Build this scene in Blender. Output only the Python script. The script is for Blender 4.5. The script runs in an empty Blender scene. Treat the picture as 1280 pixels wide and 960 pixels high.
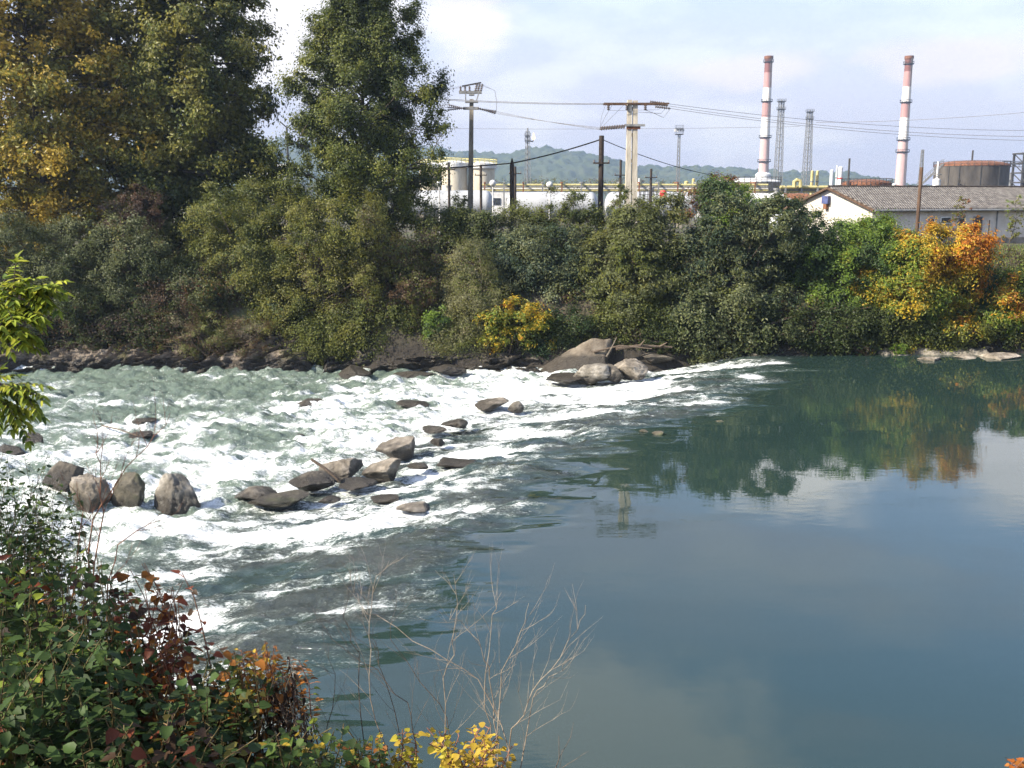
import bpy, math, random
import numpy as np
from mathutils import Vector, Matrix

# ------------------------------------------------------------------ camera, sky, sun, exposure
SC = bpy.context.scene
COL = SC.collection
CAM = Vector((0.0, 0.0, 9.5))
PITCH = math.radians(10.7)
F = 1244.4                      # focal length in photo pixels (1280 wide)

cam = bpy.data.cameras.new('camera')
cam.sensor_width = 36.0
cam.lens = 35.0
cam.clip_start = 0.1
cam.clip_end = 9000.0
camo = bpy.data.objects.new('camera', cam)
camo.location = CAM
camo.rotation_euler = (math.radians(90) - PITCH, 0, 0)
COL.objects.link(camo)
SC.camera = camo

SUN_EL, SUN_AZ = math.radians(36), math.radians(-114)      # azimuth from +Y, clockwise
SUN_DIR = Vector((math.sin(SUN_AZ) * math.cos(SUN_EL), math.cos(SUN_AZ) * math.cos(SUN_EL), math.sin(SUN_EL)))

world = bpy.data.worlds.new('World')
SC.world = world
world.use_nodes = True
wn, wl = world.node_tree.nodes, world.node_tree.links
wn.clear()
w_out = wn.new('ShaderNodeOutputWorld')
w_bg = wn.new('ShaderNodeBackground')
w_bg.inputs['Strength'].default_value = 0.15
sky = wn.new('ShaderNodeTexSky')
sky.sky_type = 'NISHITA'
sky.sun_disc = False
sky.sun_elevation = SUN_EL
sky.sun_rotation = SUN_AZ
sky.altitude = 200
sky.air_density = 1.0
sky.dust_density = 1.6
sky.ozone_density = 3.2
tc = wn.new('ShaderNodeTexCoord')
mp = wn.new('ShaderNodeMapping')
mp.inputs['Scale'].default_value = (2.0, 2.0, 6.5)
mp.inputs['Location'].default_value = (0.37, 1.9, 0.25)
n1 = wn.new('ShaderNodeTexNoise')
n1.inputs['Scale'].default_value = 1.35
n1.inputs['Detail'].default_value = 7
n1.inputs['Roughness'].default_value = 0.52
n1.inputs['Distortion'].default_value = 0.25
cr = wn.new('ShaderNodeMapRange')
cr.interpolation_type = 'SMOOTHSTEP'
cr.inputs['From Min'].default_value = 0.36
cr.inputs['From Max'].default_value = 0.66
cr.inputs['To Max'].default_value = 0.9
# cloud cover fades out towards the zenith, as on a day with cloud banks low in the sky
sep = wn.new('ShaderNodeSeparateXYZ')
zf = wn.new('ShaderNodeMapRange')
zf.interpolation_type = 'SMOOTHSTEP'
zf.inputs['From Min'].default_value = 0.2
zf.inputs['From Max'].default_value = 0.42
zf.inputs['To Min'].default_value = 1.0
zf.inputs['To Max'].default_value = 0.5
mu = wn.new('ShaderNodeMath'); mu.operation = 'MULTIPLY'
mx = wn.new('ShaderNodeMix'); mx.data_type = 'RGBA'
n2 = wn.new('ShaderNodeTexNoise')
n2.inputs['Scale'].default_value = 3.1; n2.inputs['Detail'].default_value = 8; n2.inputs['Roughness'].default_value = 0.5
cm2 = wn.new('ShaderNodeMapRange'); cm2.interpolation_type = 'SMOOTHSTEP'
cm2.inputs['From Min'].default_value = 0.44; cm2.inputs['From Max'].default_value = 0.62
cmx = wn.new('ShaderNodeMix'); cmx.data_type = 'RGBA'
cmx.inputs['A'].default_value = (2.5, 2.36, 2.80, 1)      # grey lavender veil
cmx.inputs['B'].default_value = (3.1, 2.93, 3.05, 1)      # sunlit cloud
wl.new(mp.outputs[0], n2.inputs['Vector']); wl.new(n2.outputs['Fac'], cm2.inputs['Value'])
wl.new(cm2.outputs[0], cmx.inputs['Factor']); wl.new(cmx.outputs['Result'], mx.inputs['B'])
wl.new(tc.outputs['Generated'], mp.inputs['Vector'])
wl.new(tc.outputs['Generated'], sep.inputs[0])
wl.new(mp.outputs[0], n1.inputs['Vector'])
wl.new(n1.outputs['Fac'], cr.inputs['Value'])
wl.new(sep.outputs['Z'], zf.inputs['Value'])
wl.new(cr.outputs[0], mu.inputs[0]); wl.new(zf.outputs[0], mu.inputs[1])
hzn = wn.new('ShaderNodeMapRange'); hzn.interpolation_type = 'SMOOTHSTEP'
hzn.inputs['From Min'].default_value = 0.03; hzn.inputs['From Max'].default_value = 0.42
hzn.inputs['To Min'].default_value = 0.90; hzn.inputs['To Max'].default_value = 0.0
wl.new(sep.outputs['Z'], hzn.inputs['Value'])
mxm = wn.new('ShaderNodeMath'); mxm.operation = 'MAXIMUM'
wl.new(mu.outputs[0], mxm.inputs[0]); wl.new(hzn.outputs[0], mxm.inputs[1])
wl.new(mxm.outputs[0], mx.inputs['Factor'])
wl.new(sky.outputs[0], mx.inputs['A'])
# separate cumulus banks, each at its own place in the sky
nb_ = wn.new('ShaderNodeTexNoise')
nb_.inputs['Scale'].default_value = 2.6; nb_.inputs['Detail'].default_value = 9; nb_.inputs['Roughness'].default_value = 0.55
mpb = wn.new('ShaderNodeMapping'); mpb.inputs['Scale'].default_value = (3.0, 3.0, 6.0)
wl.new(tc.outputs['Generated'], mpb.inputs['Vector']); wl.new(mpb.outputs[0], nb_.inputs['Vector'])
last_sky = mx.outputs['Result']
def cloud_bank(last, az, el, wid, hei, amp, colour):
    az, el = math.radians(az), math.radians(el)
    c = (math.sin(az) * math.cos(el), math.cos(az) * math.cos(el), math.sin(el))
    vs = wn.new('ShaderNodeVectorMath'); vs.operation = 'SUBTRACT'; vs.inputs[1].default_value = c
    vm = wn.new('ShaderNodeVectorMath'); vm.operation = 'MULTIPLY'; vm.inputs[1].default_value = (1 / wid, 1 / wid, 1 / hei)
    vl = wn.new('ShaderNodeVectorMath'); vl.operation = 'LENGTH'
    wl.new(tc.outputs['Generated'], vs.inputs[0]); wl.new(vs.outputs[0], vm.inputs[0]); wl.new(vm.outputs[0], vl.inputs[0])
    a = wn.new('ShaderNodeMath'); a.operation = 'MULTIPLY_ADD'; a.inputs[1].default_value = 2.6; a.inputs[2].default_value = -1.3
    wl.new(nb_.outputs['Fac'], a.inputs[0])
    s_ = wn.new('ShaderNodeMath'); s_.operation = 'SUBTRACT'
    wl.new(a.outputs[0], s_.inputs[0]); wl.new(vl.outputs['Value'], s_.inputs[1])
    r_ = wn.new('ShaderNodeMapRange'); r_.interpolation_type = 'SMOOTHSTEP'
    r_.inputs['From Min'].default_value = -1.05; r_.inputs['From Max'].default_value = -0.35; r_.inputs['To Max'].default_value = amp
    wl.new(s_.outputs[0], r_.inputs['Value'])
    m_ = wn.new('ShaderNodeMix'); m_.data_type = 'RGBA'; m_.inputs['B'].default_value = (*colour, 1)
    wl.new(r_.outputs[0], m_.inputs['Factor']); wl.new(last, m_.inputs['A'])
    return m_.outputs['Result']
WC = (3.35, 3.15, 3.15)
last_sky = cloud_bank(last_sky, 16, 15.0, 0.09, 0.05, 1.0, (5.6, 5.5, 5.5))
last_sky = cloud_bank(last_sky, 28, 14, 0.10, 0.045, 0.8, (4.8, 4.7, 4.8))
last_sky = cloud_bank(last_sky, 8, 30, 0.16, 0.07, 0.6, (4.0, 4.0, 4.1))
last_sky = cloud_bank(last_sky, 13, 6.6, 0.09, 0.020, 0.75, WC)
last_sky = cloud_bank(last_sky, 24, 6.8, 0.11, 0.026, 0.75, WC)
last_sky = cloud_bank(last_sky, -11, 9.0, 0.17, 0.07, 0.85, (4.0, 3.8, 3.75))
wl.new(last_sky, w_bg.inputs['Color'])
wl.new(w_bg.outputs[0], w_out.inputs['Surface'])

sun = bpy.data.lights.new('sun', 'SUN')
sun.energy = 5.0
sun.angle = math.radians(0.55)
sun.color = (1.0, 0.91, 0.76)
suno = bpy.data.objects.new('sun', sun)
suno.rotation_euler = SUN_DIR.to_track_quat('Z', 'Y').to_euler()
suno.location = (0, 0, 60)
COL.objects.link(suno)

SC.view_settings.view_transform = 'Standard'
SC.view_settings.look = 'None'
SC.view_settings.gamma = 1.0
SC.view_settings.use_curve_mapping = False
SC.view_settings.exposure = 1.15
SC.render.engine = 'CYCLES'
SC.cycles.max_bounces = 6
SC.cycles.diffuse_bounces = 2
SC.cycles.glossy_bounces = 3
SC.cycles.transmission_bounces = 3
SC.cycles.volume_bounces = 0
SC.cycles.caustics_reflective = False
SC.cycles.caustics_refractive = False
SC.cycles.sample_clamp_indirect = 6.0
SC.cycles.use_denoising = True
SC.cycles.denoising_prefilter = 'FAST'

# ------------------------------------------------------------------ helpers
cP, sP = math.cos(PITCH), math.sin(PITCH)

def P(px, py, Y):
    """world point seen at photo pixel (px, py) at distance Y along the ground"""
    cx, cy = (px - 640) / F, (480 - py) / F
    t = Y / (cP + cy * sP)
    return Vector((cx * t, Y, CAM.z + t * (cy * cP - sP)))

def W(px, py, z=0.0):
    """world point of pixel (px, py) on the level z"""
    cx, cy = (px - 640) / F, (480 - py) / F
    dz = cy * cP - sP
    t = (z - CAM.z) / dz
    return Vector((cx * t, t * (cP + cy * sP), z))

def PX(Y):                       # metres per photo pixel at distance Y
    return Y / F

_T2 = np.random.default_rng(5).random((256, 256))
_T3 = np.random.default_rng(6).random((32, 32, 32))

def vn2(x, y):
    xi, yi = np.floor(x).astype(int), np.floor(y).astype(int)
    fx, fy = x - xi, y - yi
    fx, fy = fx * fx * (3 - 2 * fx), fy * fy * (3 - 2 * fy)
    a, b = _T2[xi & 255, yi & 255], _T2[(xi + 1) & 255, yi & 255]
    c, d = _T2[xi & 255, (yi + 1) & 255], _T2[(xi + 1) & 255, (yi + 1) & 255]
    return (a * (1 - fx) + b * fx) * (1 - fy) + (c * (1 - fx) + d * fx) * fy

def fbm2(x, y, o=4, g=0.5):
    s, a, n = 0, 1.0, 0
    for i in range(o):
        s = s + a * vn2(x * 2 ** i + 17.3 * i, y * 2 ** i + 9.1 * i)
        n += a
        a *= g
    return s / n

def vn3(p):
    i = np.floor(p).astype(int)
    f = p - i
    f = f * f * (3 - 2 * f)
    r = 0
    for dx in (0, 1):
        for dy in (0, 1):
            for dz in (0, 1):
                w = (f[:, 0] if dx else 1 - f[:, 0]) * (f[:, 1] if dy else 1 - f[:, 1]) * (f[:, 2] if dz else 1 - f[:, 2])
                r = r + w * _T3[(i[:, 0] + dx) & 31, (i[:, 1] + dy) & 31, (i[:, 2] + dz) & 31]
    return r

def fbm3(p, o=3, g=0.5):
    s, a, n = 0, 1.0, 0
    for k in range(o):
        s = s + a * vn3(p * 2 ** k + 7.7 * k)
        n += a
        a *= g
    return s / n

def smooth(a, b, x):
    t = np.clip((x - a) / (b - a), 0, 1)
    return t * t * (3 - 2 * t)

def link(name, me, mat, parent=None):
    o = bpy.data.objects.new(name, me)
    COL.objects.link(o)
    if mat is not None:
        for m in (mat if isinstance(mat, (list, tuple)) else [mat]):
            me.materials.append(m)
    if parent is not None:
        o.parent = parent
        o.matrix_parent_inverse = Matrix.Translation(-parent.location) if parent.type == 'EMPTY' else parent.matrix_basis.inverted()
    return o

def np_mesh(name, verts, faces, smoothed=True, col=None, cname='col'):
    """verts Nx3, faces MxK, optional per-vertex colour Nx3"""
    verts = np.asarray(verts, dtype=np.float32)
    faces = np.asarray(faces, dtype=np.int32)
    me = bpy.data.meshes.new(name)
    m, k = faces.shape
    me.vertices.add(len(verts))
    me.vertices.foreach_set('co', verts.ravel())
    me.loops.add(m * k)
    me.loops.foreach_set('vertex_index', faces.ravel())
    me.polygons.add(m)
    me.polygons.foreach_set('loop_start', np.arange(0, m * k, k, dtype=np.int32))
    me.polygons.foreach_set('use_smooth', np.full(m, smoothed))
    me.update(calc_edges=True)
    if col is not None:
        ca = me.color_attributes.new(cname, 'FLOAT_COLOR', 'POINT')
        c4 = np.ones((len(verts), 4), dtype=np.float32)
        c4[:, :3] = col
        ca.data.foreach_set('color', c4.ravel())
    return me

def attr(me, name, values):
    a = me.attributes.new(name, 'FLOAT', 'POINT')
    a.data.foreach_set('value', np.asarray(values, dtype=np.float32))

class MB:
    """collects primitives into one mesh"""
    def __init__(self):
        self.v, self.f, self.mi, self.m = [], [], [], 0
    def add(self, vs, fs):
        n = len(self.v)
        self.v += [tuple(p) for p in vs]
        self.f += [tuple(i + n for i in f) for f in fs]
        self.mi += [self.m] * len(fs)
        return self
    def box(self, c, s, rz=0.0):
        hx, hy, hz = s[0] / 2, s[1] / 2, s[2] / 2
        ca, sa = math.cos(rz), math.sin(rz)
        vs = []
        for z in (-hz, hz):
            for x, y in ((-hx, -hy), (hx, -hy), (hx, hy), (-hx, hy)):
                vs.append((c[0] + x * ca - y * sa, c[1] + x * sa + y * ca, c[2] + z))
        return self.add(vs, [(3, 2, 1, 0), (4, 5, 6, 7), (0, 1, 5, 4), (1, 2, 6, 5), (2, 3, 7, 6), (3, 0, 4, 7)])
    def tube(self, path, radii, n=8, cap=True):
        path = [Vector(p) for p in path]
        if not hasattr(radii, '__len__'):
            radii = [radii] * len(path)
        vs, fs = [], []
        up = None
        for i, p in enumerate(path):
            d = (path[min(i + 1, len(path) - 1)] - path[max(i - 1, 0)])
            d = d.normalized() if d.length > 1e-9 else Vector((0, 0, 1))
            if up is None:
                up = d.orthogonal().normalized()
            up = (up - d * up.dot(d))
            up = up.normalized() if up.length > 1e-6 else d.orthogonal().normalized()
            w = d.cross(up)
            for k in range(n):
                a = 2 * math.pi * k / n
                vs.append(p + (up * math.cos(a) + w * math.sin(a)) * radii[i])
        for i in range(len(path) - 1):
            for k in range(n):
                k2 = (k + 1) % n
                fs.append((i * n + k, i * n + k2, (i + 1) * n + k2, (i + 1) * n + k))
        if cap:
            fs.append(tuple(range(n - 1, -1, -1)))
            fs.append(tuple((len(path) - 1) * n + k for k in range(n)))
        return self.add(vs, fs)
    def bar(self, a, b, r, n=4):
        return self.tube([a, b], r, n)
    def lathe(self, c, prof, n=24):
        """profile list of (radius, z) from bottom to top"""
        vs, fs = [], []
        for r, z in prof:
            for k in range(n):
                a = 2 * math.pi * k / n
                vs.append((c[0] + r * math.cos(a), c[1] + r * math.sin(a), c[2] + z))
        for i in range(len(prof) - 1):
            for k in range(n):
                k2 = (k + 1) % n
                fs.append((i * n + k, i * n + k2, (i + 1) * n + k2, (i + 1) * n + k))
        fs.append(tuple(range(n - 1, -1, -1)))
        fs.append(tuple((len(prof) - 1) * n + k for k in range(n)))
        return self.add(vs, fs)
    def ring(self, c, R, r, n=28, m=6):
        pts = [(c[0] + R * math.cos(2 * math.pi * k / n), c[1] + R * math.sin(2 * math.pi * k / n), c[2]) for k in range(n + 1)]
        return self.tube(pts, r, m, cap=False)
    def sphere(self, c, r, n=12, m=8, sq=(1, 1, 1)):
        prof = []
        vs, fs = [], []
        for j in range(m + 1):
            t = math.pi * j / m
            for k in range(n):
                a = 2 * math.pi * k / n
                vs.append((c[0] + sq[0] * r * math.sin(t) * math.cos(a), c[1] + sq[1] * r * math.sin(t) * math.sin(a), c[2] - sq[2] * r * math.cos(t)))
        for j in range(m):
            for k in range(n):
                k2 = (k + 1) % n
                fs.append((j * n + k, j * n + k2, (j + 1) * n + k2, (j + 1) * n + k))
        return self.add(vs, fs)
    def build(self, name, mat, parent=None, smoothed=False):
        me = bpy.data.meshes.new(name)
        me.from_pydata(self.v, [], self.f)
        me.polygons.foreach_set('use_smooth', np.full(len(self.f), smoothed))
        me.polygons.foreach_set('material_index', self.mi)
        me.update()
        if smoothed:
            try:
                me.set_sharp_from_angle(angle=math.radians(40))
            except Exception:
                pass
        return link(name, me, mat, parent)

def tag(o, label, cat, group=None):
    o['label'] = label
    o['category'] = cat
    o['kind'] = 'thing'
    if group:
        o['group'] = group
    return o

def thing(name, label, cat, loc=(0, 0, 0), group=None):
    o = bpy.data.objects.new(name, None)
    COL.objects.link(o)
    o.location = loc
    o.empty_display_size = 0.2
    return tag(o, label, cat, group)

# ------------------------------------------------------------------ materials
def mat_base(name):
    m = bpy.data.materials.new(name)
    m.use_nodes = True
    n, l = m.node_tree.nodes, m.node_tree.links
    return m, n, l, n['Principled BSDF']

def noise_mat(name, c1, c2, scale=4.0, rough=0.8, metal=0.0, bump=0.0, detail=6, lo=0.35, hi=0.65, stretch=(1, 1, 1), c3=None, bscale=None, spec=0.3):
    m, n, l, b = mat_base(name)
    t = n.new('ShaderNodeTexCoord')
    mp_ = n.new('ShaderNodeMapping')
    mp_.inputs['Scale'].default_value = stretch
    nz = n.new('ShaderNodeTexNoise')
    nz.inputs['Scale'].default_value = scale
    nz.inputs['Detail'].default_value = detail
    nz.inputs['Roughness'].default_value = 0.6
    r = n.new('ShaderNodeValToRGB')
    r.color_ramp.elements[0].position = lo
    r.color_ramp.elements[1].position = hi
    r.color_ramp.elements[0].color = (*c1, 1)
    r.color_ramp.elements[1].color = (*c2, 1)
    if c3:
        e = r.color_ramp.elements.new((lo + hi) / 2)
        e.color = (*c3, 1)
    l.new(t.outputs['Object'], mp_.inputs[0])
    l.new(mp_.outputs[0], nz.inputs['Vector'])
    l.new(nz.outputs['Fac'], r.inputs[0])
    l.new(r.outputs[0], b.inputs['Base Color'])
    b.inputs['Roughness'].default_value = rough
    b.inputs['Metallic'].default_value = metal
    b.inputs['Specular IOR Level'].default_value = spec
    if bump:
        nb = n.new('ShaderNodeTexNoise')
        nb.inputs['Scale'].default_value = bscale or scale * 4
        nb.inputs['Detail'].default_value = 8
        bp = n.new('ShaderNodeBump')
        bp.inputs['Strength'].default_value = bump
        bp.inputs['Distance'].default_value = 0.1
        l.new(mp_.outputs[0], nb.inputs['Vector'])
        l.new(nb.outputs['Fac'], bp.inputs['Height'])
        l.new(bp.outputs[0], b.inputs['Normal'])
    return m

def leaf_mat(name, transl=0.35, rough=0.5, spec=0.35):
    m, n, l, b = mat_base(name)
    a = n.new('ShaderNodeAttribute')
    a.attribute_name = 'col'
    nz = n.new('ShaderNodeTexNoise')
    nz.inputs['Scale'].default_value = 9.0
    nz.inputs['Detail'].default_value = 3
    t = n.new('ShaderNodeTexCoord')
    hv = n.new('ShaderNodeHueSaturation')
    mr = n.new('ShaderNodeMapRange')
    mr.inputs['To Min'].default_value = 0.75
    mr.inputs['To Max'].default_value = 1.25
    l.new(t.outputs['Object'], nz.inputs['Vector'])
    l.new(nz.outputs['Fac'], mr.inputs['Value'])
    l.new(mr.outputs[0], hv.inputs['Value'])
    l.new(a.outputs['Color'], hv.inputs['Color'])
    l.new(hv.outputs[0], b.inputs['Base Color'])
    b.inputs['Roughness'].default_value = rough
    b.inputs['Specular IOR Level'].default_value = spec
    tr = n.new('ShaderNodeBsdfTranslucent')
    mxs = n.new('ShaderNodeMixShader')
    mxs.inputs[0].default_value = transl
    l.new(hv.outputs[0], tr.inputs['Color'])
    l.new(b.outputs[0], mxs.inputs[1])
    l.new(tr.outputs[0], mxs.inputs[2])
    l.new(mxs.outputs[0], n['Material Output'].inputs['Surface'])
    return m

M = {}
M['leaf'] = leaf_mat('leaf', 0.40, 0.5, 0.4)
M['leaf_near'] = leaf_mat('leaf_near', 0.4, 0.55, 0.2)
M['bark'] = noise_mat('bark', (0.05, 0.04, 0.03), (0.14, 0.115, 0.09), 6, 0.9, bump=0.6, stretch=(1, 1, 0.25))
M['twig'] = noise_mat('twig', (0.16, 0.12, 0.085), (0.34, 0.28, 0.21), 20, 0.7)
M['dark_twig'] = noise_mat('dark_twig', (0.06, 0.045, 0.03), (0.16, 0.12, 0.09), 20, 0.8)
M['red_twig'] = noise_mat('red_twig', (0.16, 0.06, 0.035), (0.28, 0.14, 0.08), 20, 0.7)
M['green_stem'] = noise_mat('green_stem', (0.06, 0.07, 0.025), (0.17, 0.11, 0.05), 14, 0.6)
M['concrete'] = noise_mat('concrete', (0.36, 0.32, 0.25), (0.54, 0.49, 0.40), 3, 0.9, bump=0.2, stretch=(1, 1, 0.3))
M['old_concrete'] = noise_mat('old_concrete', (0.17, 0.145, 0.11), (0.30, 0.265, 0.21), 2.2, 0.9, bump=0.3, stretch=(1, 1, 0.4))
M['creosote'] = noise_mat('creosote', (0.02, 0.015, 0.012), (0.06, 0.045, 0.035), 5, 0.9, bump=0.3, stretch=(1, 1, 0.2))
M['brown_wood'] = noise_mat('brown_wood', (0.06, 0.035, 0.022), (0.13, 0.08, 0.05), 5, 0.9, bump=0.3, stretch=(1, 1, 0.2))
M['galv'] = noise_mat('galvanised', (0.16, 0.16, 0.16), (0.30, 0.30, 0.29), 3, 0.6, 0.3)
M['rust'] = noise_mat('rusty_steel', (0.10, 0.045, 0.025), (0.26, 0.11, 0.055), 3, 0.85, bump=0.2)
M['dark_steel'] = noise_mat('dark_steel', (0.03, 0.03, 0.032), (0.075, 0.07, 0.065), 3, 0.7)
M['wire'] = noise_mat('wire', (0.13, 0.13, 0.14), (0.22, 0.22, 0.23), 3, 0.6)
M['black_cable'] = noise_mat('black_cable', (0.012, 0.012, 0.012), (0.03, 0.03, 0.03), 3, 0.7)
M['porcelain'] = noise_mat('porcelain', (0.07, 0.05, 0.04), (0.16, 0.13, 0.11), 8, 0.3, spec=0.5)
M['white_paint'] = noise_mat('white_paint', (0.46, 0.46, 0.45), (0.66, 0.66, 0.65), 0.9, 0.6, bump=0.05, lo=0.25, hi=0.6)
M['tank_paint'] = noise_mat('tank_paint', (0.28, 0.29, 0.295), (0.42, 0.425, 0.43), 0.5, 0.55, stretch=(1, 1, 0.4), lo=0.3, hi=0.6)
M['dirty_white'] = noise_mat('dirty_white', (0.40, 0.38, 0.35), (0.72, 0.71, 0.68), 0.8, 0.6, lo=0.3, hi=0.6)
M['yellow_paint'] = noise_mat('yellow_paint', (0.38, 0.32, 0.13), (0.50, 0.43, 0.20), 2, 0.6)
M['pale_yellow'] = noise_mat('pale_yellow', (0.42, 0.37, 0.15), (0.60, 0.54, 0.26), 1.5, 0.7)
M['beige'] = noise_mat('beige_cladding', (0.40, 0.35, 0.26), (0.56, 0.50, 0.39), 0.4, 0.7, stretch=(1, 1, 0.3))
M['red_paint'] = noise_mat('red_paint', (0.45, 0.03, 0.025), (0.62, 0.06, 0.05), 2, 0.5)
M['blue_paint'] = noise_mat('blue_paint', (0.04, 0.05, 0.13), (0.08, 0.10, 0.22), 2, 0.6)
M['glass'] = noise_mat('window_glass', (0.02, 0.024, 0.03), (0.05, 0.055, 0.06), 1.5, 0.15, spec=0.6)
M['shutter'] = noise_mat('dark_shutter', (0.045, 0.035, 0.035), (0.09, 0.07, 0.068), 2, 0.7, stretch=(1, 1, 6))
M['gravel'] = noise_mat('river_gravel', (0.10, 0.09, 0.07), (0.30, 0.27, 0.22), 5, 0.9, bump=0.8, bscale=14)
M['mud'] = noise_mat('mud_bank', (0.07, 0.055, 0.04), (0.17, 0.14, 0.10), 1.8, 0.9, bump=0.7, bscale=8)
M['drift'] = noise_mat('driftwood', (0.08, 0.062, 0.045), (0.2, 0.17, 0.13), 6, 0.85, bump=0.4)

def rock_mat(name, c1, c2, c3, wet_z, moss=None):
    """stone with speckle, lichen and a dark water-soaked band at the waterline"""
    m, n, l, b = mat_base(name)
    t = n.new('ShaderNodeTexCoord')
    g = n.new('ShaderNodeNewGeometry')
    nz = n.new('ShaderNodeTexNoise'); nz.inputs['Scale'].default_value = 1.6; nz.inputs['Detail'].default_value = 9; nz.inputs['Roughness'].default_value = 0.68
    r = n.new('ShaderNodeValToRGB')
    r.color_ramp.elements[0].position = 0.34; r.color_ramp.elements[0].color = (*c1, 1)
    r.color_ramp.elements[1].position = 0.66; r.color_ramp.elements[1].color = (*c3, 1)
    e = r.color_ramp.elements.new(0.5); e.color = (*c2, 1)
    l.new(t.outputs['Object'], nz.inputs['Vector']); l.new(nz.outputs['Fac'], r.inputs[0])
    last = r.outputs[0]
    if moss:
        nm = n.new('ShaderNodeTexNoise'); nm.inputs['Scale'].default_value = 0.9; nm.inputs['Detail'].default_value = 6
        l.new(t.outputs['Object'], nm.inputs['Vector'])
        mr = n.new('ShaderNodeMapRange'); mr.inputs['From Min'].default_value = 0.5; mr.inputs['From Max'].default_value = 0.62
        l.new(nm.outputs['Fac'], mr.inputs['Value'])
        mm = n.new('ShaderNodeMix'); mm.data_type = 'RGBA'
        mm.inputs['B'].default_value = (*moss, 1)
        l.new(mr.outputs[0], mm.inputs['Factor']); l.new(last, mm.inputs['A'])
        last = mm.outputs['Result']
    sp = n.new('ShaderNodeSeparateXYZ'); l.new(g.outputs['Position'], sp.inputs[0])
    nw = n.new('ShaderNodeTexNoise'); nw.inputs['Scale'].default_value = 2.0
    l.new(g.outputs['Position'], nw.inputs['Vector'])
    ad = n.new('ShaderNodeMath'); ad.operation = 'MULTIPLY_ADD'; ad.inputs[1].default_value = -0.5
    l.new(nw.outputs['Fac'], ad.inputs[0]); l.new(sp.outputs['Z'], ad.inputs[2])
    mz = n.new('ShaderNodeMapRange'); mz.inputs['From Min'].default_value = wet_z - 0.25; mz.inputs['From Max'].default_value = wet_z
    mz.inputs['To Min'].default_value = 1.0; mz.inputs['To Max'].default_value = 0.0
    l.new(ad.outputs[0], mz.inputs['Value'])
    wet = n.new('ShaderNodeMix'); wet.data_type = 'RGBA'; wet.inputs['B'].default_value = (0.035, 0.03, 0.024, 1)
    sc_ = n.new('ShaderNodeMath'); sc_.operation = 'MULTIPLY'; sc_.inputs[1].default_value = 0.85
    l.new(mz.outputs[0], sc_.inputs[0]); l.new(sc_.outputs[0], wet.inputs['Factor']); l.new(last, wet.inputs['A'])
    l.new(wet.outputs['Result'], b.inputs['Base Color'])
    rr = n.new('ShaderNodeMapRange'); rr.inputs['To Min'].default_value = 0.85; rr.inputs['To Max'].default_value = 0.3
    l.new(mz.outputs[0], rr.inputs['Value']); l.new(rr.outputs[0], b.inputs['Roughness'])
    nb = n.new('ShaderNodeTexNoise'); nb.inputs['Scale'].default_value = 4.0; nb.inputs['Detail'].default_value = 12; nb.inputs['Roughness'].default_value = 0.78
    bp = n.new('ShaderNodeBump'); bp.inputs['Strength'].default_value = 1.0; bp.inputs['Distance'].default_value = 0.16
    l.new(t.outputs['Object'], nb.inputs['Vector']); l.new(nb.outputs['Fac'], bp.inputs['Height']); l.new(bp.outputs[0], b.inputs['Normal'])
    b.inputs['Specular IOR Level'].default_value = 0.35
    return m

M['rock_grey'] = rock_mat('rock_grey', (0.12, 0.105, 0.085), (0.24, 0.215, 0.175), (0.46, 0.425, 0.37), -0.45)
M['rock_brown'] = rock_mat('rock_brown', (0.10, 0.085, 0.065), (0.25, 0.215, 0.17), (0.46, 0.41, 0.34), -0.38)
M['rock_dark'] = rock_mat('rock_dark', (0.055, 0.047, 0.038), (0.13, 0.113, 0.09), (0.25, 0.22, 0.175), -0.2)
M['rock_mossy'] = rock_mat('rock_mossy', (0.06, 0.055, 0.04), (0.13, 0.115, 0.085), (0.22, 0.20, 0.15), -0.45, (0.06, 0.075, 0.025))
M['ledge'] = rock_mat('ledge_rock', (0.085, 0.066, 0.048), (0.21, 0.168, 0.125), (0.36, 0.30, 0.23), -0.35, (0.09, 0.08, 0.035))
M['slab'] = rock_mat('pale_slab', (0.11, 0.085, 0.06), (0.18, 0.148, 0.11), (0.26, 0.22, 0.17), 0.02)
# ------------------------------------------------------------------ the ground: one sheet out to the horizon
def ground_z(x, y):
    near = np.interp(y, [-60, -2, 1.2, 6, 13.2, 17], [8.0, 7.9, 7.55, 4.2, -0.5, -2.4])
    sh = 1.2 * np.sin(x * 0.11 + 1.0) * 0.35 + (fbm2(x * 0.25, y * 0.0 + 3.1, 3) - 0.5) * 1.6
    yy = y + sh * smooth(50, 58, y) * (1 - smooth(66, 74, y))
    far = np.interp(yy, [57, 59.6, 60.2, 61.2, 62.6, 65.0, 68.5, 100, 2700], [-2.4, -1.2, 0.1, 1.7, 3.4, 4.7, 5.2, 5.2, 5.2])
    z = np.where(y < 36, near, far)
    b = (fbm2(x * 0.9, y * 0.9, 4) - 0.5) * 0.5
    return z + b * np.where(y < 36, 0.5, 1 - 0.75 * smooth(68, 76, y)) * (np.abs(z + 2.4) > 0.01)

def gz(x, y):
    return float(ground_z(np.array([x * 1.0]), np.array([y * 1.0]))[0])

def axis(parts):
    out = []
    for a, b, s in parts:
        out += list(np.arange(a, b, s))
    out.append(parts[-1][1])
    return np.array(out)

def sheet(name, X, Y, zf, mat, attrs=None):
    gx, gy = np.meshgrid(X, Y, indexing='ij')
    x, y = gx.ravel(), gy.ravel()
    z = zf(x, y)
    nx, ny = len(X), len(Y)
    i, j = np.meshgrid(np.arange(nx - 1), np.arange(ny - 1), indexing='ij')
    a = (i * ny + j).ravel()
    f = np.stack([a, a + ny, a + ny + 1, a + 1], 1)
    me = np_mesh(name, np.stack([x, y, z], 1), f)
    return me, x, y

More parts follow.
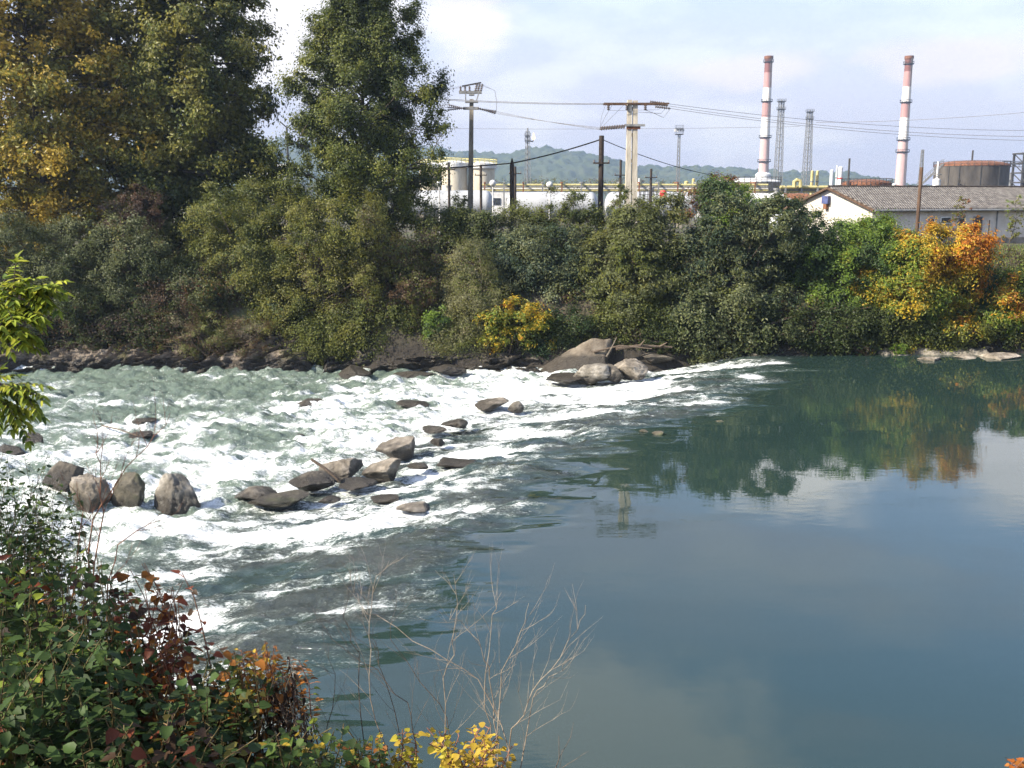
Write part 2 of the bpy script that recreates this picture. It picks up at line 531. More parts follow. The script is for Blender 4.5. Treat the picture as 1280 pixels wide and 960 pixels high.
def ground_material():
    m, n, l, b = mat_base('ground')
    t = n.new('ShaderNodeTexCoord')
    nz = n.new('ShaderNodeTexNoise'); nz.inputs['Scale'].default_value = 0.35; nz.inputs['Detail'].default_value = 10; nz.inputs['Roughness'].default_value = 0.65
    r = n.new('ShaderNodeValToRGB')
    r.color_ramp.elements[0].position = 0.36; r.color_ramp.elements[0].color = (0.045, 0.036, 0.025, 1)
    r.color_ramp.elements[1].position = 0.62; r.color_ramp.elements[1].color = (0.085, 0.095, 0.035, 1)
    e = r.color_ramp.elements.new(0.5); e.color = (0.07, 0.058, 0.036, 1)
    l.new(t.outputs['Object'], nz.inputs['Vector']); l.new(nz.outputs['Fac'], r.inputs[0])
    g_ = n.new('ShaderNodeNewGeometry'); sp = n.new('ShaderNodeSeparateXYZ'); mw = n.new('ShaderNodeMapRange')
    mw.inputs['From Min'].default_value = 0.3; mw.inputs['From Max'].default_value = 2.2
    wm = n.new('ShaderNodeMix'); wm.data_type = 'RGBA'; wm.inputs['A'].default_value = (0.028, 0.023, 0.017, 1)  # bank darkens towards the water: wet mud plus painted undercut shade
    l.new(g_.outputs['Position'], sp.inputs[0]); l.new(sp.outputs['Z'], mw.inputs['Value'])
    l.new(mw.outputs[0], wm.inputs['Factor']); l.new(r.outputs[0], wm.inputs['B']); l.new(wm.outputs['Result'], b.inputs['Base Color'])
    b.inputs['Roughness'].default_value = 0.95
    nb = n.new('ShaderNodeTexNoise'); nb.inputs['Scale'].default_value = 3.0; nb.inputs['Detail'].default_value = 10
    bp = n.new('ShaderNodeBump'); bp.inputs['Strength'].default_value = 0.8; bp.inputs['Distance'].default_value = 0.2
    l.new(t.outputs['Object'], nb.inputs['Vector']); l.new(nb.outputs['Fac'], bp.inputs['Height']); l.new(bp.outputs[0], b.inputs['Normal'])
    return m

gX = axis([(-2650, -300, 150), (-300, -60, 12), (-60, 60, 0.8), (60, 300, 12), (300, 2650, 150)])
gY = axis([(-60, -6, 6), (-6, 20, 0.5), (20, 54, 4), (54, 84, 0.5), (84, 200, 8), (200, 2700, 100)])
me, _, _ = sheet('ground', gX, gY, ground_z, None)
g = link('ground', me, ground_material())
g['kind'] = 'structure'

# ------------------------------------------------------------------ the river: calm reach, weir, white rapids below it
U_px = [(1010, 432), (985, 446), (962, 470), (905, 505), (805, 540), (715, 592), (655, 645), (580, 695), (545, 745), (480, 800), (400, 860), (330, 960)]
L_px = [(880, 430), (850, 444), (800, 462), (735, 474), (640, 506), (580, 532), (500, 560), (440, 592), (340, 636), (262, 676), (180, 735), (40, 960)]
Uw = [W(x, y, 0.0) for x, y in U_px]
Lw = [W(x, y, -0.7) for x, y in L_px]

def sdist(x, y, poly):
    best = np.full(x.shape, 1e9)
    side = np.ones(x.shape)
    for a, b in zip(poly[:-1], poly[1:]):
        ex, ey = b.x - a.x, b.y - a.y
        L2 = ex * ex + ey * ey
        t = np.clip(((x - a.x) * ex + (y - a.y) * ey) / L2, 0, 1)
        dx, dy = x - a.x - t * ex, y - a.y - t * ey
        d = np.hypot(dx, dy)
        cr_ = ex * dy - ey * dx
        m = d < best - 1e-6
        best = np.where(m, d, best)
        side = np.where(m, np.sign(cr_), side)
    return best * side

def river_fields(x, y):
    wob = (fbm2(x * 0.22 + 4, y * 1.1, 4, 0.55) - 0.5)
    near = 1 - 0.55 * smooth(45, 58, y)
    dU = -sdist(x, y, Uw) + wob * 4.6 * near - 0.1 + 0.9 * smooth(38, 54, y)           # positive on the downstream side
    dL = sdist(x, y, Lw)                               # positive on the upstream side
    s = np.clip(np.where(dU <= 0, 0, np.where(dL <= 0, 1, dU / (np.abs(dU) + np.abs(dL) + 1e-6))), 0, 1)
    return dU, dL, s

_sgn = -np.sign(sdist(np.array([-20.0]), np.array([40.0]), Uw))[0]
def river_z(x, y):
    dU, dL, s = river_fields(x, y)
    T = smooth(-0.2, 2.2, dU)
    far = smooth(50, 16, y) * 0 + 1
    z = -0.85 * smooth(0.1, 1.0, s)
    big = (fbm2(x * 0.32 + 3, y * 0.55, 2) - 0.5)
    mid = (fbm2(x * 0.9, y * 1.7 + 5, 3) - 0.5)
    fine = (fbm2(x * 2.6, y * 3.8, 3) - 0.5)
    below = smooth(0.0, 3.0, -dL)
    z = z + T * (big * 0.34 + mid * (0.28 + 0.44 * below) + fine * (0.22 + 0.16 * below))
    # smooth swelling tongues where the water bends over the crest
    band = np.exp(-((dU - 0.5) / 1.1) ** 2)
    z = z + band * (vn2(x * 0.42 + 2, y * 0.6) - 0.5) * 0.26
    # broad lazy swell of the calm reach
    z = z + (1 - T) * (vn2(x * 0.7, y * 0.8) - 0.5) * 0.004
    return z

def blobs(x, y, lst, z):
    r = np.zeros(x.shape)
    for cx, cy, wx, wy, amp in lst:
        c = W(cx, cy, z)
        hx = wx / 2 * PX(c.y)
        hy = abs(W(cx, cy - wy / 2, z).y - W(cx, cy + wy / 2, z).y) / 2
        r = r + amp * np.exp(-np.abs((x - c.x) / hx) ** 3 - np.abs((y - c.y) / hy) ** 2)
    return r

STREAKS = [(400, 655, 260, 20, .55), (470, 640, 130, 16, .45), (570, 645, 70, 14, .40), (590, 606, 50, 16, .35), (545, 588, 60, 12, .45),
           (245, 700, 110, 20, .45), (245, 762, 80, 20, .40), (420, 690, 50, 10, .3), (640, 535, 60, 16, .55), (690, 545, 55, 10, .4),
           (590, 562, 110, 14, .5), (720, 520, 200, 10, .42), (790, 492, 110, 12, .5), (700, 492, 120, 8, .3), (870, 446, 110, 8, .5), (890, 458, 120, 8, .5),
           (850, 470, 60, 8, .35), (935, 477, 34, 8, .6), (965, 462, 60, 4, .4), (1030, 471, 90, 3, .5), (900, 525, 40, 4, .25), (720, 478, 190, 9, .5), (560, 618, 40, 10, .25), (500, 610, 60, 10, .35),
           (810, 475, 50, 14, .5), (880, 513, 60, 4, .25), (770, 505, 60, 6, .3)]
GREENS = [(270, 484, 260, 14, .55), (120, 470, 220, 10, .4), (300, 497, 120, 8, .40), (200, 512, 160, 10, .30), (325, 545, 120, 20, .38), (170, 487, 180, 8, .3),
          (360, 520, 90, 8, .22), (90, 520, 130, 10, .3), (520, 505, 90, 8, .3), (470, 466, 200, 6, .35), (160, 545, 90, 10, .28), (450, 520, 70, 6, .15), (345, 712, 170, 24, .35), (265, 738, 130, 16, .35), (420, 676, 120, 10, .2), (180, 690, 90, 14, .25)]

rX = axis([(-400, -60, 17), (-60, -34, 1.0), (-34, 14, 0.115), (14, 40, 0.6), (40, 400, 20)])
rY = axis([(9, 13, 1.0), (13, 61, 0.115), (61, 66, 1.0)])
me, rx, ry = sheet('river', rX, rY, river_z, None)
dU, dL, s = river_fields(rx, ry)
y_ = ry
base = np.where(dL <= 0, 0.56 - 0.15 * smooth(33, 23, y_), 0.22 + 0.2 * smooth(0.2, 1.0, s))
base = np.where(dU <= 0, -0.3 * smooth(0, 1.2, -dU), base)
base = base - 0.16 * smooth(6, 20, -dL) * smooth(40, 52, ry) - 0.08 * smooth(3, 14, -dL)
zz = np.empty(len(me.vertices) * 3, dtype=np.float32); me.vertices.foreach_get('co', zz); zz = zz.reshape(-1, 3)[:, 2]
foam = base + blobs(rx, ry, STREAKS, -0.35) - blobs(rx, ry, GREENS, -0.85)
patch = fbm2(rx * 0.55 + 9, ry * 1.5, 4) - 0.5
foam = foam + (patch * 0.75 + 1.1 * np.clip(fbm2(rx * 0.35 + 1, ry * 2.4, 4, 0.6) - 0.56, 0, 1)) * smooth(0.1, 1.2, dU)
attr(me, 'foam', np.clip(foam, -0.3, 1.2))
attr(me, 'turb', smooth(-0.1, 1.6, dU) * np.clip(0.25 + 1.7 * smooth(0.38, 0.62, fbm2(rx * 0.28 + 7, ry * 1.0 + 2, 3)) + smooth(0, 2, -dL), 0.1, 1.0))
attr(me, 'aerated', smooth(-1.0, 3.0, -dL))

def water_material():
    m, n, l, b = mat_base('river_water')
    t = n.new('ShaderNodeTexCoord')
    def at_(nm):
        a = n.new('ShaderNodeAttribute'); a.attribute_name = nm
        return a.outputs['Fac']
    def noise(sc, stretch, detail=6, rough=0.6, dist=0.0):
        mp_ = n.new('ShaderNodeMapping'); mp_.inputs['Scale'].default_value = stretch
        nz = n.new('ShaderNodeTexNoise'); nz.inputs['Scale'].default_value = sc; nz.inputs['Detail'].default_value = detail
        nz.inputs['Roughness'].default_value = rough; nz.inputs['Distortion'].default_value = dist
        l.new(t.outputs['Object'], mp_.inputs[0]); l.new(mp_.outputs[0], nz.inputs['Vector'])
        return nz.outputs['Fac']
    def math_(op, a, b_=None, c=None):
        k = n.new('ShaderNodeMath'); k.operation = op
        for i, v in enumerate((a, b_, c)):
            if v is None:
                continue
            if isinstance(v, (int, float)):
                k.inputs[i].default_value = v
            else:
                l.new(v, k.inputs[i])
        return k.outputs[0]
    foam_, turb, aer = at_('foam'), at_('turb'), at_('aerated')
    f1 = noise(1.1, (1.0, 2.0, 1.0), 10, 0.68, 0.8)
    f2 = noise(4.5, (0.7, 2.0, 1.0), 8, 0.75, 1.2)
    f3 = noise(16.0, (0.8, 1.6, 1.0), 4, 0.7, 0.5)  # finest foam flecks, doubling as painted glints on the broken water
    mixn = math_('ADD', math_('ADD', math_('MULTIPLY', math_('SUBTRACT', f1, 0.5), 1.25), math_('MULTIPLY', math_('SUBTRACT', f2, 0.5), 0.9)), math_('MULTIPLY', math_('SUBTRACT', f3, 0.5), 0.9))
    d = math_('ADD', foam_, mixn)
    mr = n.new('ShaderNodeMapRange'); mr.interpolation_type = 'SMOOTHSTEP'
    mr.inputs['From Min'].default_value = 0.22; mr.inputs['From Max'].default_value = 0.74
    l.new(d, mr.inputs['Value'])
    # body colour of the water; the grey in broken water imitates reflected sky
    cm = n.new('ShaderNodeMix'); cm.data_type = 'RGBA'
    cm.inputs['A'].default_value = (0.019, 0.037, 0.032, 1)
    cm.inputs['B'].default_value = (0.125, 0.165, 0.128, 1)
    ct = n.new('ShaderNodeMix'); ct.data_type = 'RGBA'; ct.inputs['B'].default_value = (0.062, 0.066, 0.056, 1)
    l.new(aer, cm.inputs['Factor'])
    l.new(math_('MULTIPLY', math_('MULTIPLY', turb, 0.6), math_('SUBTRACT', 1.0, aer)), ct.inputs['Factor']); l.new(cm.outputs['Result'], ct.inputs['A'])
    l.new(ct.outputs['Result'], b.inputs['Base Color'])
    b.inputs['IOR'].default_value = 1.6
    b.inputs['Specular IOR Level'].default_value = 0.5
    b.inputs['Roughness'].default_value = 0.035
    rr = n.new('ShaderNodeMapRange'); rr.inputs['To Min'].default_value = 0.012; rr.inputs['To Max'].default_value = 0.07
    l.new(turb, rr.inputs['Value']); l.new(rr.outputs[0], b.inputs['Roughness'])
    # ripples
    r1 = noise(0.9, (0.55, 1.25, 1.0), 3, 0.5)
    r2 = noise(3.2, (0.6, 1.3, 1.0), 3, 0.5)
    tb = noise(2.4, (1.0, 1.4, 1.0), 9, 0.66, 0.4)
    gust = noise(0.12, (0.6, 1.0, 1.0), 3, 0.5)
    gmr = n.new('ShaderNodeMapRange'); gmr.inputs['From Min'].default_value = 0.42; gmr.inputs['From Max'].default_value = 0.62
    gmr.inputs['To Min'].default_value = 0.5; gmr.inputs['To Max'].default_value = 2.0
    l.new(gust, gmr.inputs['Value'])
    h_calm = math_('ADD', math_('MULTIPLY', r1, 0.0032), math_('MULTIPLY', math_('MULTIPLY', r2, 0.0014), gmr.outputs[0]))
    h = math_('ADD', h_calm, math_('MULTIPLY', math_('MULTIPLY', tb, 0.34), turb))
    bp = n.new('ShaderNodeBump'); bp.inputs['Strength'].default_value = 1.0; bp.inputs['Distance'].default_value = 1.0
    l.new(h, bp.inputs['Height']); l.new(bp.outputs[0], b.inputs['Normal'])
    # foam
    fb = n.new('ShaderNodeBsdfPrincipled')
    fr_ = n.new('ShaderNodeValToRGB')
    fr_.color_ramp.elements[0].position = 0.25; fr_.color_ramp.elements[0].color = (0.22, 0.27, 0.23, 1)
    fr_.color_ramp.elements[1].position = 0.85; fr_.color_ramp.elements[1].color = (0.76, 0.78, 0.77, 1)
    l.new(mr.outputs[0], fr_.inputs[0]); l.new(fr_.outputs[0], fb.inputs['Base Color'])
    fb.inputs['Roughness'].default_value = 0.7
    fb.inputs['Specular IOR Level'].default_value = 0.3
    bp2 = n.new('ShaderNodeBump'); bp2.inputs['Strength'].default_value = 0.7; bp2.inputs['Distance'].default_value = 0.25
    l.new(math_('ADD', f1, math_('MULTIPLY', f2, 0.4)), bp2.inputs['Height']); l.new(bp2.outputs[0], fb.inputs['Normal'])
    ms = n.new('ShaderNodeMixShader')
    l.new(mr.outputs[0], ms.inputs[0]); l.new(b.outputs[0], ms.inputs[1]); l.new(fb.outputs[0], ms.inputs[2])
    l.new(ms.outputs[0], n['Material Output'].inputs['Surface'])
    return m

river = link('river', me, water_material())
river['kind'] = 'structure'

# ------------------------------------------------------------------ hills beyond the plain
HP = [(-1500, 200), (-600, 190), (100, 176), (250, 172), (345, 172), (420, 178), (540, 180), (570, 184), (625, 189), (650, 183), (690, 180), (725, 186), (745, 190), (765, 196), (800, 205),
      (830, 206), (862, 203), (905, 205), (950, 209), (1000, 212), (1045, 211), (1070, 214), (1100, 222), (1160, 233), (1240, 239), (1500, 236), (2400, 225)]
HY = 1950.0
hx_ = np.array([P(a, 200, HY).x for a, _ in HP]); hz_ = np.array([P(a, b, HY).z for a, b in HP])
def hills_z(x, y):
    ridge = np.interp(x, hx_, hz_) - 7.0
    prof = np.interp(y, [1380, 1500, 1800, 1950, 2100, 2500], [-0.05, 0.12, 0.72, 1.0, 0.9, 0.3])
    n_ = fbm2(x * 0.006, y * 0.006, 4) - 0.5
    z = 5.0 + (ridge - 5.0) * prof * (1 + 0.07 * n_)
    tree = fbm2(x * 0.045, y * 0.045, 3, 0.6)
    tuft = fbm2(x * 0.11 + 5, y * 0.11, 2, 0.6)
    return z + ((tree - 0.5) * 18 + (tuft - 0.5) * 11) * smooth(1400, 1550, y)
hX = axis([(-2400, -700, 25), (-700, 1150, 3.5), (1150, 2400, 25)])
hY = axis([(1380, 1750, 18), (1750, 2000, 7), (2000, 2500, 60)])
me, _, _ = sheet('hills', hX, hY, hills_z, None)
hl = link('hills', me, noise_mat('wooded_hills', (0.020, 0.030, 0.020), (0.066, 0.074, 0.04), 0.03, 0.95, detail=10, c3=(0.055, 0.07, 0.028), lo=0.3, hi=0.7))
hl['kind'] = 'structure'

# ------------------------------------------------------------------ haze: one closed box of even, thin air
hm = bpy.data.materials.new('haze'); hm.use_nodes = True
hn, hk = hm.node_tree.nodes, hm.node_tree.links
hn.remove(hn['Principled BSDF'])
pv = hn.new('ShaderNodeVolumePrincipled')
pv.inputs['Color'].default_value = (0.56, 0.75, 1.0, 1)
pv.inputs['Density'].default_value = 0.00026
pv.inputs['Anisotropy'].default_value = 0.35
hk.new(pv.outputs[0], hn['Material Output'].inputs['Volume'])
hb = MB().box((0, 1320, 68), (5600, 2900, 145)).build('haze', hm)
hb['kind'] = 'stuff'

# ------------------------------------------------------------------ rocks
_ICO = {}
def ico(sub):
    if sub not in _ICO:
        import bmesh
        bm = bmesh.new()
        bmesh.ops.create_icosphere(bm, subdivisions=sub, radius=1.0)
        v = np.array([p.co[:] for p in bm.verts]); f = np.array([[q.index for q in p.verts] for p in bm.faces])
        bm.free()
        _ICO[sub] = (v, f)
    return _ICO[sub]

def rock_verts(seed, sx, sy, sz, rough=0.22, cuts=13, sub=5):
    v, f = ico(sub)
    v = v.copy()
    rng = np.random.default_rng(seed)
    v *= (1 + rough * 2 * (fbm3(v * 1.1 + seed * 3.7, 3) - 0.5))[:, None]
    for _ in range(cuts):
        nrm = rng.normal(size=3); nrm /= np.linalg.norm(nrm)
        d = rng.uniform(0.42, 0.8)
        e = np.maximum(v @ nrm - d, 0)
        v -= nrm[None, :] * (e * 0.92)[:, None]
    v *= (1 + 0.22 * (fbm3(v * 3.6 + seed, 4, 0.6) - 0.5))[:, None]
    crk = np.abs(fbm3(v * 2.0 + seed * 1.3, 3) - 0.5)
    v *= (1 - 0.07 * np.exp(-(crk / 0.02) ** 2))[:, None]
    v *= (1 + 0.05 * (fbm3(v * 11 + seed, 2) - 0.5))[:, None]
    v *= np.array([sx, sy, sz])
    return v, f

def boulder(label, px, py, w, h, mat, seed, z=-0.75, cat='boulder', name='boulder', deep=0.85, tilt=0.0, yaw=None, point=0.0, group=None, rough=0.22, sink=0.6, cuts=13):
    """px,py: middle of its waterline in the photo; w,h its size there in photo pixels"""
    c = W(px, py, z)
    k = PX(c.y)
    sx, hz = w * k / 2, h * k * (0.74 if px > 290 else 1.0)
    sz = hz / (2 - sink) if sink < 2 else hz
    v, f = rock_verts(seed, 1, 1, 1, rough, cuts)
    if point:
        zt = np.clip((v[:, 2] + 0.2) / 1.2, 0, 1)
        v[:, :2] *= (1 - point * zt)[:, None]
    v = v / np.abs(v).max(0) * np.array([sx, sx * deep, sz])
    ct, st = math.cos(tilt), math.sin(tilt)
    x, zc = v[:, 0] * ct - v[:, 2] * st, v[:, 0] * st + v[:, 2] * ct
    v[:, 0], v[:, 2] = x, zc
    v[:, 2] += hz - v[:, 2].max()
    me = np_mesh(name, v, f)
    o = link(name, me, M[mat])
    o.location = (c.x, c.y + sx * deep * 0.5, z)
    return tag(o, label, cat, group)

B = boulder
# big stones on the near left of the rapids
B('pale grey peaked boulder standing alone in the white foam', 221, 638, 62, 48, 'rock_grey', 3, -0.85, point=0.55)
B('tall narrow grey boulder with mossy right side, left of the pale peaked boulder', 158, 640, 46, 50, 'rock_mossy', 5, -0.85, point=0.35)
B('wide grey brown boulder behind the red twigs', 111, 642, 58, 48, 'rock_brown', 8, -0.85, point=0.3)
B('dark mossy round boulder half hidden by the leafy bush', 74, 618, 62, 42, 'rock_dark', 11, -0.85, point=0.2)
B('small dark upright rock beside the foam under the green branch', 42, 562, 28, 24, 'rock_dark', 14, -0.9, point=0.4, cat='rock')
B('low dark rock washed by foam at the left edge', 10, 570, 46, 14, 'rock_dark', 15, -0.9, cat='rock')
B('greyish squared rock out in the middle of the white rapids', 384, 510, 40, 15, 'rock_brown', 21, -0.9, point=0.05, cat='rock')
B('flat brown rock breaking the surface of the rapids', 176, 548, 44, 8, 'rock_dark', 23, -0.95, cat='rock')
B('thin dark rock farther out than the flat brown one', 176, 530, 34, 6, 'rock_dark', 24, -0.95, cat='rock')
B('small dark stone barely showing in the white water', 376, 546, 14, 4, 'rock_dark', 26, -0.95, cat='rock')
# the row of boulders along the lip of the weir
B('long brown boulder at the near end of the weir row', 318, 628, 72, 26, 'rock_brown', 31, -0.7, tilt=-0.12)
B('low mossy slab of rock in front of the long brown boulder', 350, 630, 88, 18, 'rock_mossy', 33, -0.6, deep=0.6)
B('dark wet boulder below the slanting stick', 384, 616, 68, 32, 'rock_dark', 35, -0.62)
B('broad rounded brown boulder in the middle of the weir row', 428, 597, 64, 32, 'rock_brown', 37, -0.6)
B('wedge shaped dark boulder with pale top leaning to the right', 474, 597, 66, 34, 'rock_brown', 39, -0.5, tilt=0.22, deep=0.7)
B('rough pale brown boulder behind the wedge shaped one', 498, 570, 60, 27, 'rock_brown', 41, -0.6)
B('flat wet rock sheeted with water under the wedge shaped boulder', 440, 612, 62, 14, 'rock_dark', 43, -0.5, cat='rock')
B('small rounded wet rock in the foam below the flat wet rock', 408, 630, 36, 12, 'rock_dark', 45, -0.5, cat='rock')
B('little black rock beside the chute', 548, 556, 22, 12, 'rock_dark', 47, -0.5, cat='rock')
B('small brown rock at the upper lip of the chute', 540, 540, 38, 9, 'rock_brown', 48, -0.6, cat='rock')
B('low brown rock ridge above the chute', 572, 535, 44, 12, 'rock_brown', 49, -0.6, cat='rock')
B('round low wet rock right of the weir row', 522, 586, 30, 9, 'rock_dark', 51, -0.35, cat='rock')
B('long thin dark rock slicing the water', 570, 583, 56, 6, 'rock_dark', 52, -0.35, cat='rock')
B('dark knob of rock in the broken water', 480, 628, 40, 9, 'rock_dark', 53, -0.4, cat='rock')
B('brown sunken rock with foam curling off its end', 518, 640, 52, 8, 'rock_brown', 54, -0.3, cat='rock')
B('sloping brown rock with a pale block at its end', 620, 512, 58, 16, 'rock_brown', 55, -0.65, tilt=0.15, cat='rock')
B('pale angular block at the end of the sloping rock', 646, 514, 24, 18, 'rock_grey', 56, -0.6, cat='rock', point=0.3)
B('dark flat rock among white water below the pale slab', 512, 508, 50, 8, 'rock_dark', 57, -0.85, cat='rock')
B('low dark rocks edge at the foot of the pale slab', 702, 478, 60, 10, 'rock_dark', 58, -0.6, cat='rock')
B('grey brown rock leaning against the pale slab', 738, 474, 56, 26, 'rock_grey', 60, -0.45, tilt=0.18)
B('squat rounded tan boulder beside the small waterfall', 790, 472, 44, 28, 'rock_brown', 62, -0.4)
B('dark wet rock between the leaning rock and the tan boulder', 763, 474, 34, 24, 'rock_dark', 64, -0.45, cat='rock')
B('weedy green brown tuft of rock at the calm edge', 824, 545, 18, 8, 'rock_mossy', 66, -0.05, cat='rock')
B('smaller weedy rock left of the other weedy tuft', 805, 541, 14, 5, 'rock_mossy', 67, -0.05, cat='rock')
B('tiny weedy stone at the tip of a foam streak', 900, 528, 14, 4, 'rock_mossy', 68, -0.03, cat='rock')
B('dark rock poking up near the far dark bank', 944, 446, 14, 6, 'rock_dark', 69, -0.05, cat='rock')
B('flat mossy rock at the foot of the dark undercut bank', 520, 473, 70, 11, 'rock_mossy', 70, -0.8, cat='rock', deep=0.5)
B('small dark rock in the shade of the undercut bank', 560, 468, 50, 15, 'rock_dark', 71, -0.7, cat='rock')
B('low dark rock below the olive shrub', 440, 470, 50, 14, 'rock_dark', 72, -0.8, cat='rock')
B('grey rock in shade under the orange shrub', 1036, 440, 26, 34, 'rock_grey', 74, -0.1, cat='rock', point=0.2)
B('low brown rock on the right shore', 1208, 449, 34, 6, 'rock_brown', 75, -0.05, cat='rock')
B('larger flat brown rock at the right edge of the shore', 1256, 450, 52, 9, 'rock_brown', 76, -0.05, cat='rock')
B('small rock at the tip of the gravel bar', 1165, 452, 36, 7, 'rock_brown', 77, -0.06, cat='rock')
B('rounded rock under the orange leaves by the right edge', 1268, 436, 24, 16, 'rock_brown', 78, 0.2, cat='rock')

B('dark low rock right of the tan boulder beside the small waterfall', 822, 452, 48, 12, 'rock_dark', 81, -0.3, cat='rock')
B('brown rock lodged behind the driftwood log', 838, 440, 44, 16, 'rock_brown', 82, -0.1, cat='rock')
B('dark rock between the driftwood and the hanging bushes', 868, 440, 34, 10, 'rock_dark', 83, -0.1, cat='rock')

# pale tilted slab at the weir's far end
def wedge():
    rng = np.random.default_rng(4)
    Y0 = 58.0
    pts_f = [P(650, 478, Y0), P(700, 428, Y0 + 1.2), P(742, 420, Y0 + 1.6), P(768, 440, Y0 + 1.0), P(748, 476, Y0 - 0.3)]
    # a slab subdivided from its front outline to a back outline 3 m behind
    n_, m_ = 26, 18
    vs = []
    for i in range(n_ + 1):
        u = i / n_
        bot = P(648 + 106 * u, 479 - 3 * u, Y0)
        top_y = np.interp(u, [0, 0.2, 0.5, 0.8, 1.0], [475, 459, 438, 421, 424])
        top = P(652 + 110 * u, top_y, Y0 + 1.6)
        for j in range(m_ + 1):
            t = j / m_
            if t < 0.75:
                q = bot.lerp(top, t / 0.75)
            else:
                q = top + Vector((0.2, (t - 0.75) / 0.25 * 2.6, -(t - 0.75) / 0.25 * 0.9))
            vs.append(q)
    v = np.array([p[:] for p in vs])
    v[:, 1] += (fbm3(v * 0.9, 4) - 0.5) * 0.55
    v[:, 2] += (fbm3(v * 1.7 + 3, 5, 0.65) - 0.5) * 0.4
    v[::m_ + 1, 2] -= 0.8
    f = np.array([[i * (m_ + 1) + j, (i + 1) * (m_ + 1) + j, (i + 1) * (m_ + 1) + j + 1, i * (m_ + 1) + j + 1] for i in range(n_) for j in range(m_)])
    # close the ends and the underside so that it is a body, not a skin
    a = len(v)
    low = v.copy(); low[:, 2] = np.minimum(v[:, 2] - 0.5, -1.6); low[:, 1] += 0.6
    f2 = f[:, ::-1] + a
    edge = [i * (m_ + 1) for i in range(n_ + 1)] + [n_ * (m_ + 1) + j for j in range(1, m_ + 1)] + [i * (m_ + 1) + m_ for i in range(n_ - 1, -1, -1)] + [j for j in range(m_ - 1, 0, -1)]
    f3 = [[edge[k], edge[(k + 1) % len(edge)], edge[(k + 1) % len(edge)] + a, edge[k] + a] for k in range(len(edge))]
    me = np_mesh('rock_slab', np.vstack([v, low]), np.vstack([f, f2, np.array(f3)[:, ::-1]]))
    return link('rock_slab', me, M['slab'])
tag(wedge(), 'large pale tilted rock slab at the far end of the weir', 'rock slab')

# bedrock ledges along the far shore: layered stone in tilted bands
def ledge(label, pxs, ytop, ybot, Y0, mat, seed, slope=0.45, name='rock_ledge', rise=None, run=3.5):
    x0, x1 = P(pxs[0], ybot, Y0).x, P(pxs[1], ybot, Y0).x
    nx, ns = int((x1 - x0) / 0.08), 110
    xs = np.linspace(x0, x1, nx)
    ss = np.linspace(0, 1, ns)
    gx, gs = np.meshgrid(xs, ss, indexing='ij')
    x, s_ = gx.ravel(), gs.ravel()
    h = P(pxs[0], ytop, Y0 + run).z
    zb = P(pxs[0], ybot, Y0).z - 0.5
    e = smooth(0, 0.06, (x - x0) / (x1 - x0)) * smooth(0, 0.06, (x1 - x) / (x1 - x0))
    big = fbm2(x * 0.35 + seed, s_ * 2.0, 3)
    y = Y0 + s_ * run + (big - 0.5) * 1.6
    z = zb + (h - zb) * (s_ ** 0.9) * (0.75 + 0.5 * big)
    q = z * 2.0 - x * slope * 2.0 + fbm2(x * 0.8, z * 1.5 + seed, 3) * 1.6      # tilted strata
    saw = q - np.floor(q)
    blk = vn2(np.floor(q) * 3.1 + x * 0.9, np.floor(q) * 1.7)
    y = y - (saw * 0.7 + (blk - 0.5) * 0.9) * (0.3 + 0.7 * e)
    z = z + (fbm2(x * 2.3, s_ * 14, 5, 0.6) - 0.5) * 0.34 + saw * 0.14
    y = y + (fbm2(x * 3.1 + 8, s_ * 22, 4, 0.6) - 0.5) * 0.28
    z = z * e + (zb - 0.2) * (1 - e)
    v = np.stack([x, y, z], 1)
    i, j = np.meshgrid(np.arange(nx - 1), np.arange(ns - 1), indexing='ij')
    a = (i * ns + j).ravel()
    me = np_mesh(name, v, np.stack([a, a + ns, a + ns + 1, a + 1], 1), smoothed=False)
    return tag(link(name, me, M[mat]), label, 'rock ledge')
ledge('layered tan bedrock ledge slanting along the left shore', (-70, 400), 420, 468, 58.5, 'ledge', 2.0)
ledge('rock shelf darkened for the undercut shade under the shrubs in the middle of the far bank', (390, 690), 440, 474, 58.9, 'rock_dark', 9.0, slope=0.1, run=1.6)  # dark stone stands in for the shade under the bank
ledge('broken brown rock bank running out of the right edge', (1170, 1420), 424, 452, 59.4, 'rock_brown', 7.0, slope=0.1, run=3.0)

# gravel bar on the right shore
def bar():
    x0, x1 = W(1075, 440).x, W(1260, 446).x
    X_, Y_ = np.linspace(x0, x1, 110), np.linspace(57.6, 62.5, 50)
    def zf(x, y):
        u = (x - x0) / (x1 - x0)
        edge = smooth(58.2, 60.2, y + (fbm2(x * 0.6, y * 0.2, 3) - 0.5) * 2.0 - u * 0.4) * smooth(0, 0.18, u) * smooth(1, 0.9, u)
        return -0.45 + edge * 0.75 + (fbm2(x * 2.2, y * 2.2, 4) - 0.5) * 0.35 * edge
    me_, _, _ = sheet('gravel_bar', X_, Y_, zf, None)
    o = link('gravel_bar', me_, M['gravel'])
    o['kind'] = 'structure'
bar()
# ------------------------------------------------------------------ industrial site
GZ = 5.2                                            # level of the plain

